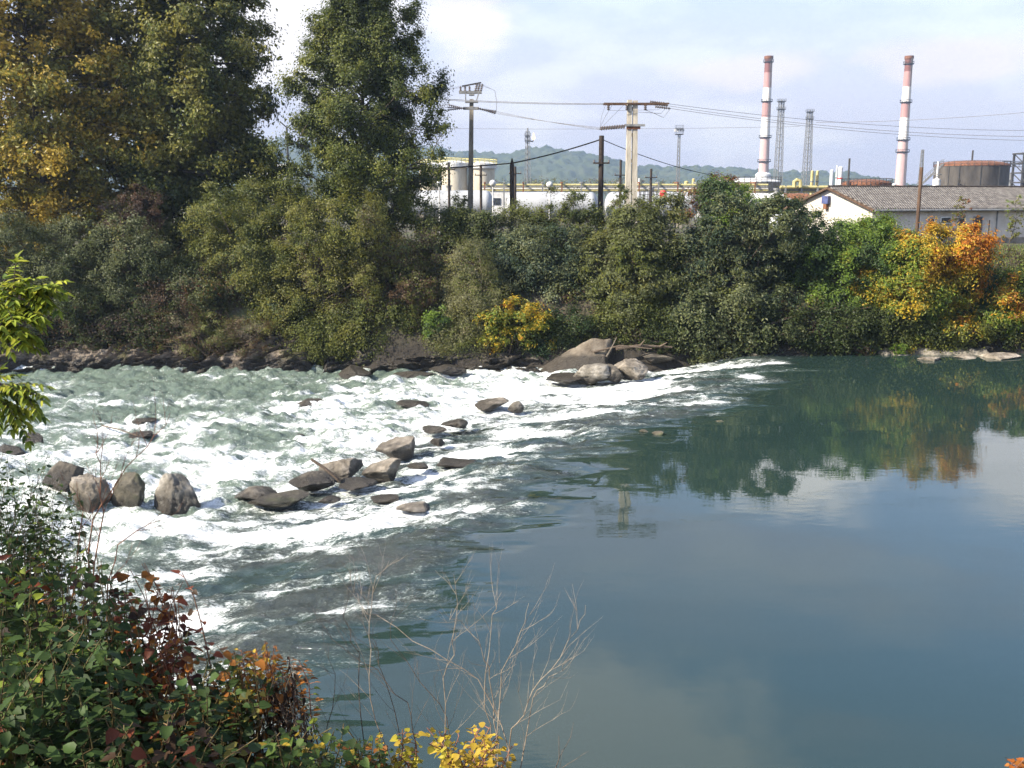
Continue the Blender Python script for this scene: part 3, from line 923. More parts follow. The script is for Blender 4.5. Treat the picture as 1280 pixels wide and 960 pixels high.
def M_bands(name, zs, cols):
    """painted bands by height (real paint rings on a shaft)"""
    m, n, l, b = mat_base(name)
    g = n.new('ShaderNodeNewGeometry'); sp = n.new('ShaderNodeSeparateXYZ')
    l.new(g.outputs['Position'], sp.inputs[0])
    z0, z1 = zs[0], zs[-1]
    mr = n.new('ShaderNodeMapRange'); mr.inputs['From Min'].default_value = z0; mr.inputs['From Max'].default_value = z1
    l.new(sp.outputs['Z'], mr.inputs['Value'])
    r = n.new('ShaderNodeValToRGB'); r.color_ramp.interpolation = 'CONSTANT'
    el = r.color_ramp.elements
    el[0].position = 0; el[0].color = (*cols[0], 1)
    el[1].position = (zs[1] - z0) / (z1 - z0); el[1].color = (*cols[1], 1)
    for z_, c_ in zip(zs[2:-1], cols[2:]):
        e = el.new((z_ - z0) / (z1 - z0)); e.color = (*c_, 1)
    l.new(mr.outputs[0], r.inputs[0])
    nz = n.new('ShaderNodeTexNoise'); nz.inputs['Scale'].default_value = 0.25; nz.inputs['Detail'].default_value = 8
    mp_ = n.new('ShaderNodeMapping'); mp_.inputs['Scale'].default_value = (3, 3, 0.5)
    l.new(g.outputs['Position'], mp_.inputs[0]); l.new(mp_.outputs[0], nz.inputs['Vector'])
    hv = n.new('ShaderNodeHueSaturation'); m2 = n.new('ShaderNodeMapRange'); m2.inputs['To Min'].default_value = 0.7; m2.inputs['To Max'].default_value = 1.25
    l.new(nz.outputs['Fac'], m2.inputs['Value']); l.new(m2.outputs[0], hv.inputs['Value']); l.new(r.outputs[0], hv.inputs['Color'])
    l.new(hv.outputs[0], b.inputs['Base Color'])
    b.inputs['Roughness'].default_value = 0.8
    return m

def chimney(label, px, Y, ys, cols, rings, wtop, wbot, base_y):
    k = PX(Y)
    x = P(px, ys[0], Y).x
    z = lambda y: P(px, y, Y).z
    root = thing('chimney', label, 'chimney', (x, Y, GZ), 'tall banded chimneys')
    zt, zb = z(ys[0]), GZ - 0.5
    r_at = lambda zz: (wbot + (wtop - wbot) * (zz - z(230)) / (zt - z(230))) * k / 2
    zs = [zb] + [z(y) for y in reversed(ys)]
    mat = M_bands('chimney_paint', zs, list(reversed(cols)))
    MB().lathe((x, Y, 0), [(r_at(a), a) for a in np.linspace(zb, zt, 14)], 28).build('shaft', mat, root, True)
    MB().lathe((x, Y, 0), [(r_at(zt) * 1.1, zt - 1.6), (r_at(zt) * 1.22, zt - 1.0), (r_at(zt) * 1.22, zt + 0.4), (r_at(zt) * 0.8, zt + 0.5)], 28).build('cap', M['rust'], root)
    for ry in rings:
        zz = z(ry); r = r_at(zz)
        mb = MB().lathe((x, Y, 0), [(r * 1.02, zz - 0.5), (r * 1.38, zz - 0.15), (r * 1.38, zz + 0.15), (r * 1.02, zz + 0.16)], 24)
        mb.ring((x, Y, zz + 1.2), r * 1.36, 0.12)
        for q in range(10):
            a = q * 0.628
            mb.bar((x + math.cos(a) * r * 1.36, Y + math.sin(a) * r * 1.36, zz), (x + math.cos(a) * r * 1.36, Y + math.sin(a) * r * 1.36, zz + 1.2), 0.09)
        mb.build('gallery', M['dark_steel'], root)
    mb = MB()
    rr_ = lambda zz: r_at(zz) * 1.06
    for dx in (-0.35, 0.35):
        mb.tube([(x + dx + 0.9, Y - rr_(zz) * 1.0 - 0.1, zz) for zz in np.linspace(GZ, zt - 1, 8)], 0.12, 4)
    mb.build('ladder', M['galv'], root)
    if base_y:
        MB().lathe((x, Y, 0), [(r_at(GZ) * 1.5, GZ - .5), (r_at(GZ) * 1.5, z(base_y)), (r_at(GZ) * 1.05, z(base_y) + 1.2)], 24).build('plinth', M['white_paint'], root)
    return root

WHT = (0.74, 0.70, 0.66); RDP = (0.36, 0.20, 0.185); PNK = (0.50, 0.34, 0.32); CRM = (0.60, 0.47, 0.38); DKR = (0.17, 0.065, 0.055)  # reds and pink washed out to imitate haze
chimney('red and white banded chimney, left one of the pair, with white plinth', 961, 620, [71, 77, 91, 110, 127, 147, 172, 240], [DKR, RDP, WHT, RDP, WHT, PNK, CRM], [77.5, 127, 172, 202], 8.8, 12.3, 218)
chimney('red and white banded chimney, right one, between the house roof and the dark tank', 1136.5, 560, [71, 80, 90, 109, 128, 148, 175, 250], [DKR, RDP, WHT, RDP, WHT, PNK, (0.66, 0.52, 0.45)], [80, 128, 175, 190], 8.8, 13.0, None)

def lattice(name, label, cat, px, Y, ytop, wtop, wbot, mat, r=0.14, bays=14, core=None, plat=(), group=None, top=None):
    k = PX(Y); x = P(px, ytop, Y).x; zt = P(px, ytop, Y).z
    root = thing(name, label, cat, (x, Y, GZ), group)
    mb = MB()
    half = lambda t: (wbot + (wtop - wbot) * t) * k / 2
    crn = lambda t, i: Vector((x + half(t) * (1, 1, -1, -1)[i], Y + half(t) * (1, -1, -1, 1)[i], GZ - 0.3 + (zt - GZ) * t))
    for i in range(4):
        mb.bar(crn(0, i), crn(1, i), r * 1.3)
    for b_ in range(bays):
        t0, t1 = b_ / bays, (b_ + 1) / bays
        for i in range(4):
            j = (i + 1) % 4
            mb.bar(crn(t1, i), crn(t1, j), r * 0.8)
            mb.bar(crn(t0, i), crn(t1, j), r * 0.7)
            mb.bar(crn(t0, j), crn(t1, i), r * 0.7)
    mb.build('mast_frame', mat, root)
    if core:
        MB().lathe((x, Y, 0), [(core * k / 2, GZ), (core * k / 2, zt + 1)], 12).build('flue', M['galv'], root, True)
    for py, w in plat:
        z = P(px, py, Y).z; h = w * k / 2
        pb = MB().box((x, Y, z), (2 * h, 2 * h, 0.3))
        for sx in (-1, 1):
            for q in (0.6, 1.2):
                pb.bar((x - h, Y + sx * h, z + q), (x + h, Y + sx * h, z + q), r * 0.5)
                pb.bar((x + sx * h, Y - h, z + q), (x + sx * h, Y + h, z + q), r * 0.5)
            for sy in (-1, 1):
                pb.bar((x + sx * h, Y + sy * h, z), (x + sx * h, Y + sy * h, z + 1.3), r * 0.5)
        pb.build('platform', M['dark_steel'], root)
    return root, x, zt

lattice('lattice_tower', 'grey lattice flare stack just right of the left chimney, taller one', 'tower', 977, 540, 127, 5.5, 10, M['galv'], 0.13, 16, core=1.6, plat=((127, 9), (137, 9)), group='lattice stacks')
lattice('lattice_tower', 'grey lattice flare stack farther right of the left chimney, shorter one', 'tower', 1012.5, 520, 140, 5.5, 11, M['galv'], 0.13, 15, core=1.6, plat=((140, 8), (149, 8)), group='lattice stacks')
fr, fx, fz = lattice('flare_tower', 'slim lattice flare tower with a small flame against the wooded hill', 'tower', 659.5, 430, 163, 4.5, 8.5, M['galv'], 0.11, 14, core=2.0, plat=((170, 7), (176, 7)))
q0, q1 = P(660, 176, 430), P(666, 177, 430)
MB().tube([q0, q1, q1 + Vector((0.2, 0, 0.6))], 0.25, 6).build('burner_arm', M['dark_steel'], fr)
fm = bpy.data.materials.new('flame'); fm.use_nodes = True
e_ = fm.node_tree.nodes.new('ShaderNodeEmission'); e_.inputs['Strength'].default_value = 1.2
nt = fm.node_tree.nodes.new('ShaderNodeTexNoise'); nt.inputs['Scale'].default_value = 1.2
rmp = fm.node_tree.nodes.new('ShaderNodeValToRGB'); rmp.color_ramp.elements[0].color = (1, 0.45, 0.18, 1); rmp.color_ramp.elements[1].color = (1, 0.8, 0.55, 1)
fm.node_tree.links.new(nt.outputs['Fac'], rmp.inputs[0]); fm.node_tree.links.new(rmp.outputs[0], e_.inputs['Color']); fm.node_tree.links.new(e_.outputs[0], fm.node_tree.nodes['Material Output'].inputs['Surface'])
MB().lathe((q1.x + 0.3, q1.y, q1.z + 0.6), [(0.15, 0), (0.75, 0.7), (0.6, 1.5), (0.28, 2.4), (0.03, 3.2)], 10).build('flame', fm, fr, True)
lr, lx_, lz_ = lattice('lattice_mast', 'thin lattice mast with floodlight head, left of the left chimney', 'mast', 849, 380, 168, 2.4, 4.5, M['galv'], 0.09, 16, plat=((168, 9), (161, 9)))
hb_ = MB()
for dx in (-5, -1.7, 1.7, 5):
    c_ = P(849 + dx, 163, 380); hb_.box(c_, (0.7, 0.5, 0.9))
hb_.build('floodlight', M['dirty_white'], lr)
lattice('lattice_mast', 'thin lattice mast beside the stairs of the dark tank', 'mast', 1153.5, 330, 186, 2.2, 6.0, M['galv'], 0.08, 14)

# dark tank with a rusty domed roof
def round_tank(label, pxl, pxr, y_eave, y_top, Y, wall, roof, rail=True, pole=None, name='storage_tank', cat='tank', ybot=None):
    k = PX(Y); pc = (pxl + pxr) / 2
    Yc = Y + (pxr - pxl) / 2 * k
    x = P(pc, y_eave, Yc).x; r = (pxr - pxl) / 2 * PX(Yc)
    ze, zt = P(pc, y_eave, Yc).z, P(pc, y_top, Yc).z
    root = thing(name, label, cat, (x, Yc, GZ))
    MB().lathe((x, Yc, 0), [(r, GZ - 0.3), (r, ze)], 56).build('shell', wall, root, True)
    prof = [(r * 1.015, ze)] + [(r * 1.015 * math.cos(a), ze + (zt - ze) * math.sin(a) ** 0.9) for a in np.linspace(0.06, 1.5, 10)]
    MB().lathe((x, Yc, 0), prof, 56).build('roof', roof, root, True)
    if rail:
        mb = MB()
        for h in (0.55, 1.1):
            mb.ring((x, Yc, ze + h), r * 1.02, 0.05, 48, 4)
        for q in range(36):
            a = q * math.pi / 18
            mb.bar((x + r * 1.02 * math.cos(a), Yc + r * 1.02 * math.sin(a), ze - 0.1), (x + r * 1.02 * math.cos(a), Yc + r * 1.02 * math.sin(a), ze + 1.1), 0.05)
        mb.build('railing', M['dark_steel'], root)
    mb = MB()
    for a in (-2.3, -1.75, -1.2, -2.6):
        mb.bar((x + r * 1.01 * math.cos(a), Yc + r * 1.01 * math.sin(a), GZ), (x + r * 1.01 * math.cos(a), Yc + r * 1.01 * math.sin(a), ze), 0.09, 6)
    mb.build('downpipe', M['dark_steel'], root)
    return root, x, r, ze, zt, Yc
tank_dark = noise_mat('tar_stained_steel', (0.035, 0.030, 0.026), (0.105, 0.092, 0.078), 0.35, 0.7, stretch=(1, 1, 0.25))
dt, dx_, dr, dze, dzt, dYc = round_tank('big dark tank with a rusty domed roof and railings, at the right', 1172, 1257, 208, 200.5, 240, tank_dark, M['rust'])
MB().bar((dx_, dYc, dzt - 0.3), (dx_, dYc, P(1217, 188, 240 + dr).z), 0.22, 6).build('vent_pipe', M['dark_steel'], dt)
a0, a1 = P(1147, 236, 238), P(1180, 205, 238)
mb = MB()
for dy in (0, 1.0):
    mb.bar(a0 + Vector((0, dy, 0)), a1 + Vector((0, dy, 0)), 0.14); mb.bar(a0 + Vector((0, dy, 1.1)), a1 + Vector((0, dy, 1.1)), 0.06)
for q in range(22):
    t = q / 21
    p_ = a0.lerp(a1, t); mb.box((p_.x, p_.y + 0.5, p_.z), (0.3, 1.0, 0.06))
    if q % 2 == 0:
        mb.bar(p_, p_ + Vector((0, 0, 1.1)), 0.05)
mb.bar((a0.x, a0.y + .5, a0.z), (a0.x, a0.y + .5, GZ), 0.15)
mb.build('stair', M['galv'], dt)
a0, a1 = P(1252, 208, 246), P(1290, 209, 250)
mb = MB()
for z_ in (0, 1.0, 2.0):
    mb.bar(a0 + Vector((0, 0, z_ * 0.6)), a1 + Vector((0, 0, z_ * 0.6)), 0.12)
for t in np.linspace(0, 1, 8):
    p_ = a0.lerp(a1, t); mb.bar(p_, p_ + Vector((0, 0, 1.2)), 0.06)
mb.build('walkway', M['galv'], dt)
for sx, lab in ((1172.5, 'slim grey pipe stack at the left side of the dark tank'),):
    q = P(sx, 206, 236)
    r_ = thing('pipe_stack', lab, 'pipe', (q.x, 236, GZ))
    MB().lathe((q.x, 236, 0), [(0.9, GZ), (0.9, P(sx, 224, 236).z), (0.25, P(sx, 223, 236).z), (0.2, P(sx, 202, 236).z)], 12).build('pipe', M['dirty_white'], r_, True)
    MB().ring((q.x, 236, P(sx, 218, 236).z), 0.9, 0.1, 16).build('collar', M['galv'], r_)
# dark steel structure at the right edge
q = P(1286, 200, 285)
r_ = thing('process_tower', 'dark open steel process tower cut by the right edge', 'tower', (q.x, 285, GZ))
mb = MB(); zt_ = P(1286, 192, 285).z; h_ = 2.8
for sx in (-1, 1):
    for sy in (-1, 1):
        mb.box((q.x + sx * h_, 285 + sy * h_, (GZ + zt_) / 2), (0.5, 0.5, zt_ - GZ))
nf = 6
for i in range(1, nf + 1):
    z_ = GZ + (zt_ - GZ) * i / nf
    mb.box((q.x, 285, z_ + 0.02), (2 * h_ + 0.8, 2 * h_ + 0.8, 0.35))
    for sx in (-1, 1):
        mb.bar((q.x + sx * h_, 285 - h_, z_ - (zt_ - GZ) / nf), (q.x + sx * h_, 285 + h_, z_), 0.14)
        mb.bar((q.x - sx * h_, 285 - h_, z_ - (zt_ - GZ) / nf), (q.x + sx * h_, 285 - h_, z_), 0.14)
mb.build('steel_frame', M['dark_steel'], r_)
MB().lathe((q.x, 285, 0), [(1.5, GZ), (1.5, zt_ - 0.5), (0.4, zt_ - 0.4)], 16).build('vessel', M['dark_steel'], r_, True)
q = P(1261, 218, 320)
r_ = thing('cooling_tower', 'hazy grey column between the dark tank and the process tower', 'tower', (q.x, 320, GZ))
MB().lathe((q.x, 320, 0), [(1.5, GZ), (1.5, q.z), (1.2, q.z + 0.5)], 16).build('column', M['galv'], r_, True)
MB().ring((q.x, 320, q.z - 2.0), 1.6, 0.12, 16).build('collar', M['dark_steel'], r_)

# low tanks behind the shrubs
round_tank('low grey tank with a pale domed roof at the foot of the left chimney', 897, 974, 228, 222.5, 215, M['old_concrete'], M['dirty_white'])
rr_, rx_, rrr, rze, rzt, rYc = round_tank('low tank with a rusty roof and railing just above the house ridge', 1054, 1112, 230, 224, 210, M['rust'], M['rust'])
MB().bar((P(1062, 198, 212).x, 212, rze - 1), (P(1062, 198, 212).x, 212, P(1062, 198, 212).z), 0.2, 6).build('vent_pipe', M['dark_steel'], rr_)

# horizontal gas tanks
def bullet(label, pxl, pxr, ytop, Y, R, mats, group='white horizontal gas tanks', name='gas_tank', saddle=2):
    k = PX(Y)
    xl, xr = P(pxl, ytop, Y).x, P(pxr, ytop, Y).x
    zc = P(pxl, ytop, Y).z - R
    root = thing(name, label, 'tank', ((xl + xr) / 2, Y, GZ), group)
    def shell(x0, x1, capl, capr, mat, nm):
        prof = []
        if capl:
            prof += [(R * math.sin(a), x0 + R * 0.55 * (1 - math.cos(a))) for a in np.linspace(0.05, 1.5, 7)]
        prof += [(R, x0 + (R * 0.56 if capl else 0)), (R, x1 - (R * 0.56 if capr else 0))]
        if capr:
            prof += [(R * math.sin(a), x1 - R * 0.55 * (1 - math.cos(a))) for a in np.linspace(1.5, 0.05, 7)]
        b_ = MB().lathe((0, 0, 0), prof, 32)
        b_.v = [(z, Y + y, zc - x) for x, y, z in b_.v]
        b_.build(nm, mat, root, True)
    if len(mats) == 1:
        shell(xl, xr, True, True, mats[0], 'shell')
    else:
        xm_ = xl + (xr - xl) * 0.58
        shell(xl, xm_, True, False, mats[0], 'shell'); shell(xm_, xr, False, True, mats[1], 'rusty_section')
    for i in range(saddle):
        x = xl + (xr - xl) * (0.2 + 0.6 * i / max(1, saddle - 1))
        MB().box((x, Y, (GZ + zc - R * 0.4) / 2), (0.6, R * 1.5, zc - R * 0.4 - GZ)).build('saddle', M['old_concrete'], root)
    x = (xl + xr) / 2
    MB().lathe((x, Y, 0), [(0.35, zc + R * 0.9), (0.35, zc + R + 0.5), (0.5, zc + R + 0.52), (0.5, zc + R + 0.7)], 10).build('manhole', M['galv'], root)
    return root
bullet('white horizontal gas tank behind the left utility pole', 505, 617, 238, 140, 1.9, [M['tank_paint']])
bullet('white horizontal gas tank between the two black poles', 633, 748, 240, 135, 1.75, [M['tank_paint']])
bullet('white horizontal gas tank behind the double concrete pole', 756, 872, 240, 138, 1.8, [M['tank_paint']])
bullet('white horizontal gas tank with a rusty orange section beside the house', 925, 1016, 241.5, 150, 1.8, [M['dirty_white'], M['rust']])
bullet('small grey drum tank lying above the clipped hedge', 950, 992, 247.5, 116, 0.85, [M['galv']], group=None, name='drum_tank')
bullet('white gas tank glimpsed between plane trees and poplar', 300, 372, 205, 150, 1.9, [M['dirty_white']])

# beige silos with a yellow catwalk
def silo(label, px, w, ytop, Y, rail):
    k = PX(Y); x = P(px, ytop, Y).x; zt = P(px, ytop, Y).z; r = w * k / 2
    root = thing('silo', label, 'silo', (x, Y, GZ), 'beige silos')
    MB().lathe((x, Y, 0), [(r, GZ - .3), (r, zt - 1.4)], 36).build('shell', M['beige'], root, True)
    MB().lathe((x, Y, 0), [(r * 1.16, zt - 1.35), (r * 1.2, zt - 0.4), (r * 1.2, zt - 0.2), (r * 0.3, zt + 0.5)], 36).build('roof', M['dirty_white'], root)
    mb = MB()
    for h in (0.6, 1.2):
        mb.ring((x, Y, zt - 0.2 + h), r * 1.18, 0.12, 30, 4)
    for q in range(18):
        a = q * math.pi / 9
        mb.bar((x + r * 1.18 * math.cos(a), Y + r * 1.18 * math.sin(a), zt - 0.2), (x + r * 1.18 * math.cos(a), Y + r * 1.18 * math.sin(a), zt + 1.0), 0.1)
    mb.build('catwalk_rail', M['pale_yellow'], root)
silo('beige silo with yellow railing left of the utility pole', 568, 32, 203, 262, True)
silo('beige silo with yellow railing right of the utility pole', 603, 30, 204, 262, True)
silo('beige silo peeping out at the edge of the poplar', 538, 28, 205, 270, True)

# pipe rack along the site
r_ = thing('pipe_rack', 'long pale yellow and grey pipe rack running behind the gas tanks', 'pipe rack', (P(760, 235, 172).x, 172, GZ))
for i, (yy, mm) in enumerate(((231, 'pale_yellow'), (233.5, 'galv'), (236, 'dirty_white'), (238, 'pale_yellow'))):
    p0, p1 = P(600, yy, 172 + i * 0.5), P(960, yy, 172 + i * 0.5)
    MB().bar(p0, p1, 0.16, 6).build('pipe', M[mm], r_)
for px_ in range(606, 960, 24):
    z0, z1 = P(px_, 229, 172.5).z, GZ - 0.2
    x = P(px_, 230, 172.5).x
    mb = MB().box((x, 171.4, (z0 + z1) / 2), (0.22, 0.22, z0 - z1)).box((x, 174.6, (z0 + z1) / 2), (0.22, 0.22, z0 - z1)).box((x, 173, z0 + 0.1), (0.25, 3.6, 0.22))
    mb.build('support_frame', M['rust'] if (px_ // 24) % 2 else M['galv'], r_)
r_ = thing('pipe_rack', 'pipe rack with yellow pipes between the lattice stacks and the house gable', 'pipe rack', (P(1000, 235, 190).x, 190, GZ))
for i, (yy, mm) in enumerate(((234, 'yellow_paint'), (236.5, 'galv'), (239, 'pale_yellow'))):
    p0, p1 = P(975, yy, 190 + i * 0.5), P(1046, yy, 190 + i * 0.5)
    MB().bar(p0, p1, 0.3, 8).build('pipe', M[mm], r_)
lp = [P(993, 234, 189), P(993, 227, 189), P(996, 225, 189), P(1000, 226, 189), P(1001, 234, 189)]
MB().tube(lp, 0.38, 8).build('pipe_loop', M['yellow_paint'], r_, True)
for px_ in (980, 1000, 1020, 1040):
    x = P(px_, 233, 191).x
    MB().box((x, 191, (GZ + P(px_, 232, 191).z) / 2), (0.3, 2.5, P(px_, 232, 191).z - GZ)).build('support_frame', M['galv'], r_)

def column(name, label, cat, px, ytop, Y, w, mat, cap=True, group=None, mat2='galv'):
    q = P(px, ytop, Y); r = w * PX(Y) / 2
    root = thing(name, label, cat, (q.x, Y, GZ), group)
    MB().lathe((q.x, Y, 0), [(r, GZ - .2), (r, q.z - r * 0.5), (r * 0.7, q.z - r * 0.15), (r * 0.15, q.z)], 18).build('shell', M[mat], root, True)
    if cap:
        for f_ in (0.35, 0.75):
            z_ = GZ + (q.z - GZ) * f_
            MB().lathe((q.x, Y, 0), [(r * 1.02, z_ - 0.1), (r * 1.18, z_), (r * 1.18, z_ + 0.18), (r * 1.02, z_ + 0.2)], 18).build('flange', M[mat2], root)
    return root
column('process_column', 'yellow process column, left of a close pair behind the pipe rack', 'column', 1015.5, 213, 225, 3.6, 'yellow_paint')
column('process_column', 'yellow process column, right of a close pair behind the pipe rack', 'column', 1022, 213, 226, 3.6, 'yellow_paint')
column('process_column', 'white and pink process column left of the thin black vent', 'column', 1051, 208, 230, 5.5, 'dirty_white', mat2='red_paint')
column('process_column', 'thin white process column beside the white and pink one', 'column', 1046.5, 207, 232, 2.2, 'white_paint')
column('vent_stack', 'white vent stack rising behind the house gable', 'vent', 1040, 212, 100, 4.2, 'white_paint')
column('process_column', 'small yellow vessel, left of two standing behind the shrubs', 'vessel', 858, 226, 200, 5.0, 'yellow_paint')
column('process_column', 'small yellow vessel, right of two standing behind the shrubs', 'vessel', 867, 223, 200, 4.0, 'yellow_paint')
column('process_column', 'short white vessel right of the double concrete pole', 'vessel', 799, 223, 190, 2.6, 'white_paint')
column('process_column', 'small pale vessel beside the tall chimney base on the right', 'vessel', 1118, 229, 300, 5.0, 'dirty_white')
column('process_column', 'tiny white vessel group member left of the right chimney', 'vessel', 1108, 226, 310, 4.0, 'white_paint')

# long low sheds that close the view behind the tanks
def shed(label, pxl, pxr, yeave, ytop, Y, wall, roof):
    xl, xr = P(pxl, yeave, Y).x, P(pxr, yeave, Y).x
    ze, zt = P(pxl, yeave, Y).z, P(pxl, ytop, Y).z
    root = thing('shed', label, 'shed', ((xl + xr) / 2, Y, GZ))
    MB().box(((xl + xr) / 2, Y + 5, (GZ - .3 + ze) / 2), (xr - xl, 10, ze - GZ + .3)).build('wall', M[wall], root)
    x0, x1, y0, y1 = xl - .3, xr + .3, Y - .4, Y + 10.4
    b_ = MB()
    b_.add([(x0, y0, ze), (x1, y0, ze), (x1, y1, ze), (x0, y1, ze), (x0, Y + 5, zt), (x1, Y + 5, zt)], [(3, 2, 1, 0), (0, 1, 5, 4), (2, 3, 4, 5), (1, 2, 5), (3, 0, 4)])
    b_.build('roof', M[roof], root)
    for t in np.linspace(0.12, 0.88, 5):
        x = xl + (xr - xl) * t
        MB().box((x, Y - 0.04, GZ + (ze - GZ) * 0.55), (1.6, 0.12, 1.4)).build('window', M['glass'], root)
shed('long low white shed seen between the silos and the flare tower', 610, 700, 236, 232, 210, 'dirty_white', 'pale_yellow')
shed('low white shed seen past the double concrete pole', 800, 900, 237, 234, 205, 'dirty_white', 'galv')
shed('grey roofed shed glimpsed between plane trees and poplar', 318, 352, 212, 205, 190, 'beige', 'galv')

# ------------------------------------------------------------------ lamps, poles and wires
def globe_lamp(label, px, y, Y=112):
    q = P(px, y, Y); r = 4.0 * PX(Y)
    root = thing('globe_lamp', label, 'lamp', (q.x, Y, gz(q.x, Y)), 'white globe lamps in front of the gas tanks')
    MB().bar((q.x, Y, gz(q.x, Y)), (q.x, Y, q.z - r * 0.9), 0.07, 8).build('post', M['dirty_white'], root)
    MB().sphere(q, r, 16, 10).build('globe', M['white_paint'], root, True)
globe_lamp('white globe lamp in front of the tank between the black poles', 687, 231)
globe_lamp('white globe lamp just right of the left utility pole', 616, 229)
globe_lamp('white globe lamp by the edge of the poplar', 549, 229)

def insulator(p, d, n, mb, r=0.11, gap=0.17):
    d = Vector(d).normalized()
    for i in range(n):
        a = p + d * (gap * i)
        mb.tube([a, a + d * 0.05, a + d * 0.10], [r, r, r * 0.35], 8)
    mb.tube([p, p + d * gap * n], 0.03, 5)
    return p + d * gap * n

def wire(label, a, b, sag, r=0.022, mat='wire', n=26, group=None, name='power_line'):
    pts = []
    for i in range(n + 1):
        t = i / n
        p = Vector(a).lerp(Vector(b), t); p.z -= sag * 4 * t * (1 - t)
        pts.append(p)
    o = MB().tube(pts, r, 5).build(name, M[mat])
    return tag(o, label, 'cable', group)

# left utility pole with the switch on top
Yp = 80.0
xp = P(587, 280, Yp).x; zg = gz(xp, Yp); zt = P(590, 124, Yp).z
lp_ = thing('utility_pole', 'tall square concrete utility pole with switchgear on top', 'utility pole', (xp, Yp, zg))
b_ = MB()
xt = P(589.5, 124, Yp).x
b_.tube([(xp, Yp, zg - .5), (xt, Yp, zt)], [0.34, 0.21], 4)
b_.build('shaft', M['old_concrete'], lp_)
zf_ = P(590, 115, Yp).z; za = P(590, 135.5, Yp).z
b_ = MB().box((xt - 0.1, Yp, zf_), (1.75, 0.18, 0.16)).box((xt - 0.1, Yp + 0.55, zf_), (1.75, 0.18, 0.16)).box((xt, Yp + 0.28, zf_ - .16), (0.4, 0.7, 0.14))
b_.bar((xt - .45, Yp - .1, zf_), (xt - .45, Yp - .1, zf_ - 0.75), 0.06); b_.bar((xt + .6, Yp - .1, zf_), (xt + .35, Yp - .1, zf_ - 0.75), 0.06)
b_.box((xt, Yp - .05, zf_ - 0.75), (1.0, 0.5, 0.12))
b_.build('switch_frame', M['galv'], lp_)
for dx in (-0.85, -0.5, -0.15):
    mb = MB(); insulator(Vector((xt + dx, Yp, zf_ + .08)), (0, 0, 1), 3, mb, 0.09, 0.12); mb.build('insulator', M['porcelain'], lp_, True)
for dx in (0.3, 0.5, 0.72):
    mb = MB(); insulator(Vector((xt + dx, Yp, zf_ + .08)), (0.25, 0, 1), 4, mb, 0.11, 0.14); mb.build('insulator', M['porcelain'], lp_, True)
b_ = MB()
for dy in (-0.1, 0.25, 0.5):
    b_.bar((xt - .75, Yp + dy, zf_ + .45), (xt + .75, Yp + dy, zf_ + .72), 0.035)
b_.build('switch_blade', M['dark_steel'], lp_)
MB().box((xt - .05, Yp, za), (1.2, 0.34, 0.2)).build('crossarm', M['galv'], lp_)
lend, rend = [], []
for k_, dy in enumerate((-0.25, 0.0, 0.25)):
    mb = MB(); e1 = insulator(Vector((xt - .6, Yp + dy, za)), (-1, 0.12 * dy, -0.12 + 0.18 * k_), 8, mb, 0.085, 0.16); mb.build('insulator', M['porcelain'], lp_, True); lend.append(e1)
    mb = MB(); e2 = insulator(Vector((xt + .5, Yp + dy, za)), (1, 0.12 * dy, -0.30 + 0.08 * k_), 9, mb, 0.085, 0.16); mb.build('insulator', M['porcelain'], lp_, True); rend.append(e2)
for e1, dx in zip(lend, (-0.85, -0.5, -0.15)):
    top_ = Vector((xt + dx, Yp, zf_ + .45)); c1 = Vector((e1.x + 0.1, e1.y, zf_ + .2))
    MB().tube([e1, e1.lerp(c1, .5) + Vector((-.1, 0, 0)), c1, top_], 0.009, 4).build('jumper_wire', M['wire'], lp_)
for e2, dx in zip(rend, (0.3, 0.5, 0.72)):
    top_ = Vector((xt + dx + .1, Yp, zf_ + .6)); c1 = Vector((e2.x - 0.1, e2.y, zf_ + .1))
    MB().tube([e2, e2.lerp(c1, .5) + Vector((.1, 0, 0)), c1, top_], 0.009, 4).build('jumper_wire', M['wire'], lp_)

# double concrete pole
Yq = 74.0
xq = P(789, 260, Yq).x; zg2 = gz(xq, Yq); zt2 = P(789, 126, Yq).z
dp = thing('utility_pole', 'thick double concrete utility pole with two crossarms', 'utility pole', (xq, Yq, zg2))
for s_ in (-1, 1):
    b_ = MB()
    xb, xtop = xq + s_ * 0.245, P(790.5, 126, Yq).x + s_ * 0.205
    hw, ht = 0.215, 0.155
    for (zz, hh, xx) in ((zg2 - .5, hw, xb), (zt2 + (0.05 if s_ < 0 else 0), ht, xtop)):
        b_.v += [(xx - hh, Yq - 0.26, zz), (xx + hh, Yq - 0.26, zz), (xx + hh, Yq + 0.26, zz), (xx - hh, Yq + 0.26, zz)]
    b_.f += [(0, 1, 5, 4), (1, 2, 6, 5), (2, 3, 7, 6), (3, 0, 4, 7), (4, 5, 6, 7), (3, 2, 1, 0)]; b_.mi += [0] * 6
    b_.build('shaft', M['concrete'], dp)
for t in np.linspace(0.12, 0.95, 6):
    z_ = zg2 + (zt2 - zg2) * t; MB().box((xq + (P(790.5, 126, Yq).x - xq) * t, Yq, z_), (0.2, 0.44, 0.25)).build('spacer', M['old_concrete'], dp)
xt2 = P(790.5, 126, Yq).x
zc1 = P(790, 130, Yq).z
b_ = MB().box((P(795, 130, Yq).x, Yq - .36, zc1), (P(836, 130, Yq).x - P(755, 130, Yq).x, 0.12, 0.12)).box((P(795, 130, Yq).x, Yq + .36, zc1 + .02), (P(836, 130, Yq).x - P(755, 130, Yq).x, 0.12, 0.15))
b_.build('crossarm', M['brown_wood'], dp)
zc2 = P(790, 157, Yq).z
MB().box((P(793, 157, Yq).x, Yq - .34, zc2), (P(806, 157, Yq).x - P(781, 157, Yq).x, 0.14, 0.16)).build('crossarm', M['galv'], dp)
